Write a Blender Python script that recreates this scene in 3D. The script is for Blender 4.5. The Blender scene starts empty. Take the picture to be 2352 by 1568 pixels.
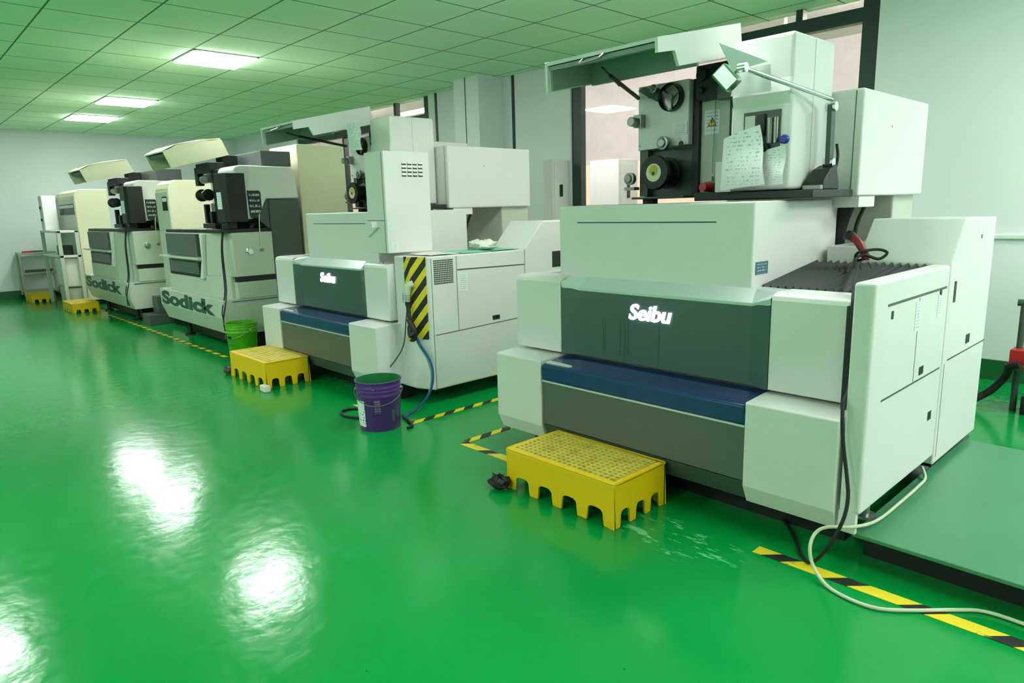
import bpy, bmesh, math, random
from mathutils import Vector, Matrix
random.seed(7)
COL = bpy.context.scene.collection
PI = math.pi
ZC = 3.47          # ceiling height
WB = 7.10          # back wall plane (y)
WL = -17.7         # left wall plane (x)

# ------------------------------------------------------------------ materials
def lin(c):
    c = c / 255.0
    return c / 12.92 if c <= 0.04045 else ((c + 0.055) / 1.055) ** 2.4
def rgb(r, g, b): return (lin(r), lin(g), lin(b), 1.0)

def new_mat(name):
    m = bpy.data.materials.new(name); m.use_nodes = True
    nt = m.node_tree; b = nt.nodes['Principled BSDF']
    return m, nt, b

def mat(name, col, rough=0.45, metal=0.0, var=0.04, scale=6.0, bump=0.0, bscale=60.0, spec=0.5, coat=0.0):
    """procedural paint: base colour with faint noise mottling, optional bump"""
    m, nt, b = new_mat(name)
    N, L = nt.nodes, nt.links
    tc = N.new('ShaderNodeTexCoord'); nz = N.new('ShaderNodeTexNoise')
    nz.inputs['Scale'].default_value = scale; nz.inputs['Detail'].default_value = 4
    L.new(tc.outputs['Object'], nz.inputs['Vector'])
    mx = N.new('ShaderNodeMix'); mx.data_type = 'RGBA'
    mx.inputs['A'].default_value = [max(0, c * (1 - var)) for c in col[:3]] + [1]
    mx.inputs['B'].default_value = [min(1, c * (1 + var)) for c in col[:3]] + [1]
    L.new(nz.outputs['Fac'], mx.inputs['Factor']); L.new(mx.outputs['Result'], b.inputs['Base Color'])
    b.inputs['Roughness'].default_value = rough; b.inputs['Metallic'].default_value = metal
    b.inputs['Specular IOR Level'].default_value = spec
    b.inputs['Coat Weight'].default_value = coat
    if bump > 0:
        n2 = N.new('ShaderNodeTexNoise'); n2.inputs['Scale'].default_value = bscale
        L.new(tc.outputs['Object'], n2.inputs['Vector'])
        bp = N.new('ShaderNodeBump'); bp.inputs['Strength'].default_value = bump
        bp.inputs['Distance'].default_value = 0.01
        L.new(n2.outputs['Fac'], bp.inputs['Height']); L.new(bp.outputs['Normal'], b.inputs['Normal'])
    return m

def emit(name, col, strength):
    m = bpy.data.materials.new(name); m.use_nodes = True
    nt = m.node_tree; nt.nodes.clear()
    o = nt.nodes.new('ShaderNodeOutputMaterial'); e = nt.nodes.new('ShaderNodeEmission')
    e.inputs['Color'].default_value = col; e.inputs['Strength'].default_value = strength
    nt.links.new(e.outputs[0], o.inputs[0]); return m

def math_node(nt, op, a, b=None, c=None):
    n = nt.nodes.new('ShaderNodeMath'); n.operation = op
    for i, v in enumerate((a, b, c)):
        if v is None: continue
        if isinstance(v, (int, float)): n.inputs[i].default_value = v
        else: nt.links.new(v, n.inputs[i])
    return n.outputs[0]

def coords(nt, kind='Object'):
    tc = nt.nodes.new('ShaderNodeTexCoord'); s = nt.nodes.new('ShaderNodeSeparateXYZ')
    nt.links.new(tc.outputs[kind], s.inputs[0]); return tc.outputs[kind], s.outputs

def mix_col(nt, fac, a, b):
    m = nt.nodes.new('ShaderNodeMix'); m.data_type = 'RGBA'
    nt.links.new(fac, m.inputs['Factor'])
    for k, v in (('A', a), ('B', b)):
        if isinstance(v, (tuple, list)): m.inputs[k].default_value = v
        else: nt.links.new(v, m.inputs[k])
    return m.outputs['Result']

def noise(nt, vec, scale, detail=3, rough=0.5):
    n = nt.nodes.new('ShaderNodeTexNoise'); n.inputs['Scale'].default_value = scale
    n.inputs['Detail'].default_value = detail; n.inputs['Roughness'].default_value = rough
    nt.links.new(vec, n.inputs['Vector']); return n.outputs['Fac']

def ramp01(nt, v, lo, hi):
    n = nt.nodes.new('ShaderNodeMapRange'); n.inputs['From Min'].default_value = lo
    n.inputs['From Max'].default_value = hi; nt.links.new(v, n.inputs['Value']); return n.outputs['Result']

WHITE = mat('machine_white_paint', rgb(229, 228, 226), 0.38, var=0.025)
CREAM = mat('machine_cream_paint', rgb(232, 228, 196), 0.42, var=0.03)
GREYP = mat('machine_grey_green_paint', rgb(196, 204, 190), 0.45, var=0.04)
PANEL = mat('smoked_panel', rgb(74, 98, 94), 0.3, var=0.08, scale=3)
LOWERP = mat('lower_grey_panel', rgb(96, 102, 94), 0.38, var=0.08, scale=2)
SILVER = mat('silver_paint', rgb(222, 226, 230), 0.3, metal=0.3, var=0.03)
BLUE = mat('navy_blue_gloss', rgb(22, 52, 108), 0.22, var=0.08, coat=0.4)
BLACK = mat('black_plastic', rgb(22, 24, 24), 0.45, var=0.15)
RUBBER = mat('black_rubber', rgb(20, 22, 23), 0.6, var=0.15)
BELLOW = mat('bellows_black', rgb(13, 15, 20), 0.42, var=0.15)
DGREEN = mat('dark_green_grey_metal', rgb(70, 84, 78), 0.4, var=0.1)
HOODSHADE = mat('hood_inside_shade', rgb(150, 162, 152), 0.45, var=0.06)  # white hood inside, coloured grey for the shade in it
TROLLEY = mat('trolley_grey', rgb(178, 184, 176), 0.35, metal=0.3, var=0.05)
DGREY = mat('dark_grey_paint', rgb(84, 92, 92), 0.42, var=0.06)
CHROME = mat('chrome', rgb(215, 218, 218), 0.16, metal=1.0, var=0.03)
STEEL = mat('steel', rgb(150, 154, 150), 0.32, metal=0.85, var=0.08)
YELLOW = mat('yellow_plastic', rgb(252, 202, 14), 0.42, var=0.05, bump=0.05)
PURPLE = mat('purple_painted_tin', rgb(86, 44, 128), 0.28, var=0.08)
LIME = mat('lime_green_plastic', rgb(92, 186, 30), 0.38, var=0.15, scale=9)
TINGREEN = mat('green_tin_lining', rgb(30, 120, 60), 0.4, var=0.1)
FRAME = mat('dark_window_frame', rgb(34, 54, 52), 0.4, var=0.1)
RED = mat('red_plastic', rgb(196, 34, 36), 0.35, var=0.08)
REDDARK = mat('dark_red_grip', rgb(140, 26, 34), 0.35, var=0.1)
BLUEP = mat('blue_plastic', rgb(26, 52, 150), 0.3, var=0.08)
BLUEHOSE = mat('blue_hose', rgb(28, 78, 128), 0.35, var=0.08)
BEIGE = mat('beige_cable', rgb(206, 210, 180), 0.45, var=0.05)
CLOTH = mat('white_cloth', rgb(236, 232, 222), 0.85, var=0.04, bump=0.2, bscale=200)
TEAL = mat('mint_green_sheet', rgb(120, 214, 180), 0.5, var=0.05)
LOCKERM = mat('locker_grey_paint', rgb(206, 208, 210), 0.4, var=0.03)
PAPERP = mat('plain_paper', rgb(240, 243, 246), 0.7, var=0.02)
INK = mat('sign_ink', rgb(60, 66, 66), 0.6, var=0.1)
BACKLIT = emit('backlit_lettering', (1.0, 0.97, 1.0, 1), 1.4)
LETTER = mat('dark_green_lettering', rgb(58, 84, 70), 0.5, var=0.1)
RUST = mat('oily_mark', rgb(84, 74, 40), 0.7, var=0.2)

def wall_mat(name, c, low=None):
    m, nt, b = new_mat(name)
    v, s = coords(nt)
    f = noise(nt, v, 0.8, 4)
    c2 = [x * 0.95 for x in c[:3]] + [1]
    col = mix_col(nt, f, c2, c)
    if low:     # painted dado of a second colour
        z0, cl = low
        edge = math_node(nt, 'GREATER_THAN', s[2], z0)
        g = noise(nt, v, 5, 6, 0.7)
        top = mix_col(nt, ramp01(nt, g, 0.35, 0.7), [x * 0.86 for x in c[:3]] + [1], c)
        col = mix_col(nt, edge, cl, top)
    nt.links.new(col, b.inputs['Base Color']); b.inputs['Roughness'].default_value = 0.75
    return m
WALLM = wall_mat('white_wall_paint', rgb(232, 236, 238))
CORRM = wall_mat('corridor_wall_paint', rgb(214, 204, 206), (2.42, rgb(250, 224, 206)))
SKIRT = mat('green_skirting_paint', rgb(24, 96, 52), 0.35, var=0.08)

def ceil_mat():
    m, nt, b = new_mat('ceiling_tiles')
    v, s = coords(nt)
    T = 0.78
    def line(c, off):
        f = math_node(nt, 'FRACT', math_node(nt, 'DIVIDE', math_node(nt, 'ADD', c, off + 60 * T), T))
        d = math_node(nt, 'ABSOLUTE', math_node(nt, 'SUBTRACT', f, 0.5))
        return math_node(nt, 'GREATER_THAN', d, 0.5 - 0.011)
    g = math_node(nt, 'MAXIMUM', line(s[0], 8.80 + T / 2), line(s[1], -3.41 + T / 2))
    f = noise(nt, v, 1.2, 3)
    base = mix_col(nt, f, rgb(206, 242, 210), rgb(214, 246, 216))  # mint tint stands in for green light bounced off the floor
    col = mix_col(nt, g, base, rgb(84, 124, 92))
    nt.links.new(col, b.inputs['Base Color']); b.inputs['Roughness'].default_value = 0.8
    bp = nt.nodes.new('ShaderNodeBump'); bp.inputs['Strength'].default_value = 0.15
    bp.inputs['Distance'].default_value = 0.01
    nt.links.new(noise(nt, v, 40, 2), bp.inputs['Height']); nt.links.new(bp.outputs[0], b.inputs['Normal'])
    return m

def floor_mat():
    m, nt, b = new_mat('green_epoxy_floor')
    v, s = coords(nt)
    big = noise(nt, v, 0.55, 5, 0.6); mid = noise(nt, v, 3.0, 6, 0.65); fine = noise(nt, v, 14, 6, 0.7)
    col = mix_col(nt, ramp01(nt, big, 0.3, 0.7), rgb(4, 138, 60), rgb(8, 152, 70))
    col = mix_col(nt, ramp01(nt, mid, 0.62, 0.8), col, rgb(34, 156, 92))
    # dried splashes near the front step: pale scuffs with their own outline
    dx = math_node(nt, 'DIVIDE', math_node(nt, 'ADD', s[0], 1.72), 0.36)
    dy = math_node(nt, 'DIVIDE', math_node(nt, 'SUBTRACT', s[1], 2.66), 0.2)
    r = math_node(nt, 'ADD', math_node(nt, 'MULTIPLY', dx, dx), math_node(nt, 'MULTIPLY', dy, dy))
    inside = ramp01(nt, r, 1.0, 0.55)
    mp = nt.nodes.new('ShaderNodeMapping'); mp.inputs['Scale'].default_value = (5, 17, 1)
    mp.inputs['Rotation'].default_value = (0, 0, 0.5)
    nt.links.new(v, mp.inputs['Vector'])
    blot = ramp01(nt, noise(nt, mp.outputs[0], 1.3, 6, 0.65), 0.55, 0.6)
    col = mix_col(nt, math_node(nt, 'MULTIPLY', math_node(nt, 'MULTIPLY', inside, blot), 0.7), col, rgb(120, 206, 160))
    spk = ramp01(nt, noise(nt, v, 34, 1), 0.80, 0.84)
    col = mix_col(nt, spk, col, rgb(14, 70, 40))
    nt.links.new(col, b.inputs['Base Color'])
    rg = math_node(nt, 'MULTIPLY_ADD', fine, 0.24, 0.04)
    nt.links.new(rg, b.inputs['Roughness'])
    b.inputs['Specular IOR Level'].default_value = 0.32
    med = noise(nt, v, 7.0, 3, 0.55)
    bp = nt.nodes.new('ShaderNodeBump'); bp.inputs['Strength'].default_value = 0.16
    bp.inputs['Distance'].default_value = 0.02
    h = math_node(nt, 'ADD', math_node(nt, 'MULTIPLY', med, 0.6), math_node(nt, 'MULTIPLY', mid, 0.35))
    nt.links.new(h, bp.inputs['Height']); nt.links.new(bp.outputs[0], b.inputs['Normal'])
    return m

def stripe_mat(name, period, ax, ay, az=0.0, duty=0.55, wear=0.0):
    m, nt, b = new_mat(name)
    v, s = coords(nt)
    t = math_node(nt, 'ADD', math_node(nt, 'ADD', math_node(nt, 'MULTIPLY', s[0], ax), math_node(nt, 'MULTIPLY', s[1], ay)), math_node(nt, 'MULTIPLY', s[2], az))
    f = math_node(nt, 'FRACT', math_node(nt, 'ADD', math_node(nt, 'DIVIDE', t, period), 200.0))
    k = math_node(nt, 'LESS_THAN', f, duty)
    col = mix_col(nt, k, rgb(26, 28, 26), rgb(238, 210, 40))
    if wear:
        col = mix_col(nt, ramp01(nt, noise(nt, v, 12, 5, 0.7), 0.60, 0.68), col, rgb(60, 120, 60))
    nt.links.new(col, b.inputs['Base Color']); b.inputs['Roughness'].default_value = 0.5
    return m

def printed_mat(name, ax, rows, base=rgb(238, 242, 244), ink=rgb(186, 194, 200), density=0.55):
    """paper with rows of small print; ax = (across, up) axes in object space"""
    m, nt, b = new_mat(name)
    v, s = coords(nt, 'Generated')
    up = s[ax[1]]; ac = s[ax[0]]
    f = math_node(nt, 'FRACT', math_node(nt, 'MULTIPLY', up, rows))
    row = math_node(nt, 'LESS_THAN', f, 0.42)
    mp = nt.nodes.new('ShaderNodeMapping'); sc = [1, 1, 1]; sc[ax[0]] = 22; sc[ax[1]] = rows
    mp.inputs['Scale'].default_value = sc; nt.links.new(v, mp.inputs['Vector'])
    w = math_node(nt, 'GREATER_THAN', noise(nt, mp.outputs[0], 1.0, 1), density)
    mg = math_node(nt, 'MULTIPLY', math_node(nt, 'LESS_THAN', math_node(nt, 'ABSOLUTE', math_node(nt, 'SUBTRACT', ac, 0.5)), 0.38),
                   math_node(nt, 'LESS_THAN', math_node(nt, 'ABSOLUTE', math_node(nt, 'SUBTRACT', up, 0.5)), 0.42))
    k = math_node(nt, 'MULTIPLY', math_node(nt, 'MULTIPLY', row, w), mg)
    nt.links.new(mix_col(nt, k, base, ink), b.inputs['Base Color']); b.inputs['Roughness'].default_value = 0.7
    return m

def glass_mat(name, tint=(0.97, 0.99, 0.98, 1)):
    m = bpy.data.materials.new(name); m.use_nodes = True
    nt = m.node_tree; nt.nodes.clear(); N, L = nt.nodes, nt.links
    o = N.new('ShaderNodeOutputMaterial'); mx = N.new('ShaderNodeMixShader')
    t = N.new('ShaderNodeBsdfTransparent'); g = N.new('ShaderNodeBsdfGlossy'); f = N.new('ShaderNodeFresnel')
    nz = N.new('ShaderNodeTexNoise'); nz.inputs['Scale'].default_value = 2.0
    t.inputs[0].default_value = tint; g.inputs['Roughness'].default_value = 0.02; 
    geo = N.new('ShaderNodeNewGeometry')      # same reflectance from either side of the pane
    L.new(math_node(nt, 'MULTIPLY_ADD', geo.outputs['Backfacing'], 1 / 1.5 - 1.5, 1.5), f.inputs[0])
    L.new(f.outputs[0], mx.inputs[0]); L.new(t.outputs[0], mx.inputs[1]); L.new(g.outputs[0], mx.inputs[2])
    L.new(mx.outputs[0], o.inputs[0]); return m

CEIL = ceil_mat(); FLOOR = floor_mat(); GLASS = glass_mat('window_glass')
HAZ_X = stripe_mat('hazard_tape_along_row', 0.29, 1, -1.0, duty=0.68, wear=1)
HAZ_Y = stripe_mat('hazard_tape_across', 0.2, 1.2, 1, duty=0.5, wear=1)
HAZ_F = stripe_mat('hazard_tape_far', 0.24, 1, -0.8, duty=0.6, wear=1)
HAZ_P = stripe_mat('hazard_tape_panel', 0.15, -1.3, 0, 1, duty=0.5)
PRINT_XZ = printed_mat('printed_sheet', (0, 2), 16)
LABEL_XZ = printed_mat('printed_label', (0, 2), 7, density=0.45)
LABEL_YZ = printed_mat('printed_label_side', (1, 2), 9, density=0.45)
BLUELAB = printed_mat('blue_rating_plate', (1, 2), 4, base=rgb(72, 112, 128), ink=rgb(190, 214, 220), density=0.5)
DARKLAB = printed_mat('dark_keypad_label', (1, 2), 5, base=rgb(44, 54, 56), ink=rgb(210, 220, 220), density=0.48)

def pallet_top_mat():
    m, nt, b = new_mat('yellow_dirty_deck')
    v, s = coords(nt)
    d = ramp01(nt, noise(nt, v, 9, 4, 0.6), 0.5, 0.85)
    nt.links.new(mix_col(nt, d, rgb(228, 204, 84), rgb(150, 128, 44)), b.inputs['Base Color'])
    b.inputs['Roughness'].default_value = 0.5; return m
DECK = pallet_top_mat()

# ------------------------------------------------------------------ geometry helpers
OFF = {}
class MB:
    def __init__(self): self.bm = bmesh.new()
    def _f(self, vs, m):
        try: f = self.bm.faces.new(vs)
        except ValueError: return
        f.material_index = m
    def prism(self, pts, axis, a0, a1, m=0):
        def P(u, v, a):
            return {'x': (a, u, v), 'y': (u, a, v), 'z': (u, v, a)}[axis]
        A = [self.bm.verts.new(P(u, v, a0)) for u, v in pts]; B = [self.bm.verts.new(P(u, v, a1)) for u, v in pts]
        n = len(pts)
        for i in range(n): self._f((A[i], A[(i + 1) % n], B[(i + 1) % n], B[i]), m)
        self._f(A, m); self._f(B[::-1], m); return self
    def box(self, x0, x1, y0, y1, z0, z1, m=0):
        return self.prism([(x0, y0), (x1, y0), (x1, y1), (x0, y1)], 'z', z0, z1, m)
    def loft(self, rings, m=0, cap=True):
        R = [[self.bm.verts.new(p) for p in r] for r in rings]; n = len(R[0])
        for a, b in zip(R, R[1:]):
            for i in range(n): self._f((a[i], a[(i + 1) % n], b[(i + 1) % n], b[i]), m)
        if cap: self._f(R[0][::-1], m); self._f(R[-1], m)
        return self
    def lathe(self, prof, c, axis='z', n=24, m=0, cap=True):
        """prof: (radius, height) along axis from c"""
        rings = []
        for r, h in prof:
            ring = []
            for i in range(n):
                a = 2 * PI * i / n; u, v = r * math.cos(a), r * math.sin(a)
                ring.append({'z': (c[0] + u, c[1] + v, c[2] + h), 'y': (c[0] + u, c[1] + h, c[2] + v), 'x': (c[0] + h, c[1] + u, c[2] + v)}[axis])
            rings.append(ring)
        return self.loft(rings, m, cap)
    def tube(self, pts, r, n=8, m=0, smooth=4):
        P = [Vector(p) for p in pts]
        if smooth and len(P) > 2:
            Q = []
            E = [P[0] * 2 - P[1]] + P + [P[-1] * 2 - P[-2]]
            for i in range(1, len(E) - 2):
                for k in range(smooth):
                    t = k / smooth; a, b, c, d = E[i - 1], E[i], E[i + 1], E[i + 2]
                    Q.append(0.5 * ((2 * b) + (c - a) * t + (2 * a - 5 * b + 4 * c - d) * t * t + (3 * b - a - 3 * c + d) * t ** 3))
            P = Q + [P[-1]]
        rings = []; up = Vector((0, 0, 1)); prev = None
        for i, p in enumerate(P):
            d = (P[min(i + 1, len(P) - 1)] - P[max(i - 1, 0)])
            if d.length < 1e-7: d = Vector((0, 0, 1))
            d.normalize()
            if prev is None:
                u = d.cross(up)
                if u.length < 0.1: u = d.cross(Vector((1, 0, 0)))
            else: u = prev - d * prev.dot(d)
            u.normalize(); w = d.cross(u); prev = u
            rings.append([tuple(p + r * (math.cos(2 * PI * k / n) * u + math.sin(2 * PI * k / n) * w)) for k in range(n)])
        return self.loft(rings, m)
    def grid(self, f, nu, nv, m=0):
        V = [[self.bm.verts.new(f(i / nu, j / nv)) for j in range(nv + 1)] for i in range(nu + 1)]
        for i in range(nu):
            for j in range(nv): self._f((V[i][j], V[i + 1][j], V[i + 1][j + 1], V[i][j + 1]), m)
        return self
    def build(self, name, mats, parent=None, bevel=0.0, smooth=False, seg=2, thick=0.0):
        off = OFF.get(parent.name, Vector((0, 0, 0))) if parent else Vector((0, 0, 0))
        bmesh.ops.remove_doubles(self.bm, verts=self.bm.verts, dist=1e-6)
        bmesh.ops.recalc_face_normals(self.bm, faces=self.bm.faces)
        bmesh.ops.translate(self.bm, verts=self.bm.verts, vec=-off)
        me = bpy.data.meshes.new(name); self.bm.to_mesh(me); self.bm.free()
        for m in (mats if isinstance(mats, (list, tuple)) else [mats]): me.materials.append(m)
        if smooth:
            for p in me.polygons: p.use_smooth = True
        o = bpy.data.objects.new(name, me); COL.objects.link(o)
        if parent: o.parent = parent; OFF[o.name] = off
        if thick:
            s = o.modifiers.new('thickness', 'SOLIDIFY'); s.thickness = thick; s.offset = 0
        if bevel:
            b = o.modifiers.new('bevel', 'BEVEL'); b.width = bevel; b.segments = seg
            b.limit_method = 'ANGLE'; b.angle_limit = math.radians(35)
        if smooth:
            e = o.modifiers.new('split', 'EDGE_SPLIT'); e.split_angle = math.radians(42)
        return o

def tag(o, label, cat, group=None, kind=None):
    o['label'] = label; o['category'] = cat
    if group: o['group'] = group
    if kind: o['kind'] = kind
    return o
def thing(name, loc, label, cat, group=None):
    o = bpy.data.objects.new(name, None); COL.objects.link(o); o.location = loc; o.empty_display_size = 0.1
    OFF[o.name] = Vector(loc); return tag(o, label, cat, group)
def struct(name, mb, m, bevel=0.0, parent=None):
    o = mb.build(name, m, parent, bevel)
    if not parent: o['kind'] = 'structure'
    return o
def lettering(name, s, size, loc, rot, m, parent, extrude=0.004, shear=0.0, fat=0.0, sx=1.0):
    cu = bpy.data.curves.new(name, 'FONT'); cu.body = s; cu.size = size; cu.extrude = extrude
    cu.shear = shear; cu.offset = fat; cu.align_x = 'LEFT'
    t = bpy.data.objects.new(name + '_curve', cu); COL.objects.link(t)
    me = bpy.data.meshes.new_from_object(t.evaluated_get(bpy.context.evaluated_depsgraph_get()))
    COL.objects.unlink(t); bpy.data.objects.remove(t); bpy.data.curves.remove(cu)
    off = OFF.get(parent.name, Vector((0, 0, 0)))
    M = Matrix.Translation(Vector(loc) - off) @ rot.to_4x4() @ Matrix.Diagonal((sx, 1, 1, 1))
    me.transform(M); me.name = name; me.materials.clear(); me.materials.append(m)
    o = bpy.data.objects.new(name, me); COL.objects.link(o); o.parent = parent; OFF[o.name] = off
    return o
FRONT = Matrix.Rotation(PI / 2, 3, 'X')                       # text facing -Y
def lerp(a, b, t): return a + (b - a) * t

# ------------------------------------------------------------------ the room
struct('floor', MB().box(WL, 5.2, -4.5, 11.4, -0.1, 0.0), FLOOR)
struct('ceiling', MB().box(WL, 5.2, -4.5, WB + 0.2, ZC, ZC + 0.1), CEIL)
struct('wall_left', MB().box(WL - 0.2, WL, -4.5, WB + 0.2, 0, ZC), WALLM)
struct('wall_right', MB().box(5.2, 5.4, -4.5, 11.4, 0, ZC), WALLM)
struct('wall_front', MB().box(WL, 5.2, -4.7, -4.5, 0, ZC), WALLM)
# back wall with two window openings
AX0, AX1, AZ0 = -6.38, -2.56, 0.95
BX0, BX1, BZ0 = -14.3, -9.52, 0.95
wb = MB()
wb.box(WL, BX0, WB, WB + 0.2, 0, ZC); wb.box(BX1, AX0, WB, WB + 0.2, 0, ZC); wb.box(AX1, 5.2, WB, WB + 0.2, 0, ZC)
wb.box(BX0, BX1, WB, WB + 0.2, 0, BZ0); wb.box(AX0, AX1, WB, WB + 0.2, 0, AZ0)
struct('wall_back', wb, WALLM)
struct('wall_pillar', MB().box(-8.27, -7.71, 6.64, WB, 0, ZC), WALLM)
struct('trim_1', MB().box(-7.50, -7.45, WB - 0.012, WB, 0.12, ZC), FRAME)
struct('trim_2', MB().box(-9.33, -9.28, WB - 0.012, WB, 0.12, ZC), FRAME)
struct('trim_3', MB().box(-8.005, -7.995, 6.632, 6.64, 0.12, ZC), DGREEN)
struct('trim_4', MB().box(-1.75, 5.2, WB - 0.03, WB, 1.235, 1.27), mat('conduit_white', rgb(225, 228, 224), 0.4), 0.006)
struct('baseboard_left', MB().box(WL, WL + 0.02, -4.5, WB, 0, 0.17), SKIRT)
struct('baseboard_back', MB().box(-2.6, 5.2, WB - 0.02, WB, 0, 0.18), SKIRT)
# windows
def window(n, x0, x1, z0, posts, transoms, fw=0.16, beads=()):
    f = MB(); y0, y1 = WB + 0.03, WB + 0.13
    f.box(x0, x0 + fw, y0, y1, z0, ZC); f.box(x1 - fw, x1, y0, y1, z0, ZC); f.box(x0, x1, y0, y1, z0, z0 + 0.08)
    for p in posts: f.box(p - 0.035, p + 0.035, y0, y1, z0, ZC)
    for t0, t1 in transoms: f.box(x0, x1, y0 - 0.002, y1 + 0.002, t0, t1)
    w = struct('window_%d' % n, f, FRAME, 0.004)
    MB().box(x0 + 0.02, x1 - 0.02, WB + 0.075, WB + 0.085, z0 + 0.02, ZC - 0.005).build('glass_pane', GLASS, w)
window(1, AX0, AX1, AZ0, (-3.33,), ((3.235, 3.365),))
window(2, BX0, BX1, BZ0, (-10.55, -12.4), ((3.06, 3.19),))
# the lit corridor behind the windows
struct('wall_corridor', MB().box(WL, 5.2, 10.9, 11.1, 0, 3.95), CORRM)
struct('wall_corridor_side', MB().box(WL - 0.2, WL, WB + 0.2, 11.1, 0, 3.95), CORRM)
struct('ceiling_corridor', MB().box(WL, 5.2, WB + 0.2, 11.1, 3.95, 4.05), CORRM)
struct('wall_corridor_header', MB().box(WL, 5.2, WB + 0.02, WB + 0.2, ZC + 0.1, 3.95), CORRM)

# ceiling lights
LAMP = emit('light_panel_diffuser', (0.97, 1.0, 0.98, 1), 26.0)
TILE = 0.78
LAMPF = mat('light_frame_white', rgb(240, 240, 240), 0.5)
def place(ix, iy): return -8.80 + ix * TILE, 3.41 + iy * TILE
lamp_spots = [(0, 0, 'nearest and largest of the three lit square ceiling panels'),
              (-5, 0, 'middle of the three lit square ceiling panels'),
              (-8, 0, 'farthest and smallest of the three lit square ceiling panels'),
              (8, 0, None), (14, -1, None), (15, 2, None), (12, 3, None),  # unseen; right-hand panels added to brighten machine sides and back wall
              (-1, -4, None), (16, 0, None), (9, -8, None), (2, -8, None), (6, -7, None)]  # frontmost panels added, unseen, to brighten machine fronts and steps
for ix, iy, lab in lamp_spots:
    x, y = place(ix, iy); h = TILE / 2 - 0.012
    t = thing('ceiling_light', (x, y, ZC), lab or 'unseen square ceiling panel placed to light the room, outside the picture', 'ceiling light', 'square ceiling light panels')
    fr = MB()
    for a in ((x - h, x + h, y - h, y - h + 0.02), (x - h, x + h, y + h - 0.02, y + h), (x - h, x - h + 0.02, y - h, y + h), (x + h - 0.02, x + h, y - h, y + h)):
        fr.box(*a, ZC - 0.014, ZC)
    fr.build('frame', LAMPF, t)
    MB().box(x - h + 0.02, x + h - 0.02, y - h + 0.02, y + h - 0.02, ZC - 0.030, ZC - 0.002).build('diffuser', LAMP, t)
CLAMP = emit('corridor_fill_tube', (1.0, 0.90, 0.85, 1), 60.0)  # tube lamps added to brighten the corridor and its ceiling
for x in (-15, -11, -7, -3, 1):
    t = thing('corridor_fill_light', (x, 8.2, 3.95), 'long tube lamp added to light the corridor behind the windows', 'ceiling light', 'added corridor lamps behind the windows')
    MB().box(x - 1.0, x - 0.98, 8.18, 8.22, 3.5, 3.95).box(x + 0.98, x + 1.0, 8.18, 8.22, 3.5, 3.95).build('hanger', LAMPF, t)
    MB().lathe([(0.04, -1.0), (0.04, 1.0)], (x, 8.2, 3.5), 'x', 12).build('diffuser', CLAMP, t)

# ------------------------------------------------------------------ the two large machines
def shell(mb, prof, open_from, x0, x1, th=0.018, m=0):
    """cover: two end caps and a skin over the profile edges listed in open_from"""
    for i in open_from:
        (y0, z0), (y1, z1) = prof[i], prof[(i + 1) % len(prof)]
        d = Vector((y1 - y0, z1 - z0)).normalized(); n = Vector((-d.y, d.x)) * th
        mb.prism([(y0, z0), (y1, z1), (y1 + n.x, z1 + n.y), (y0 + n.x, z0 + n.y)], 'x', x0, x1, m)

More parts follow.
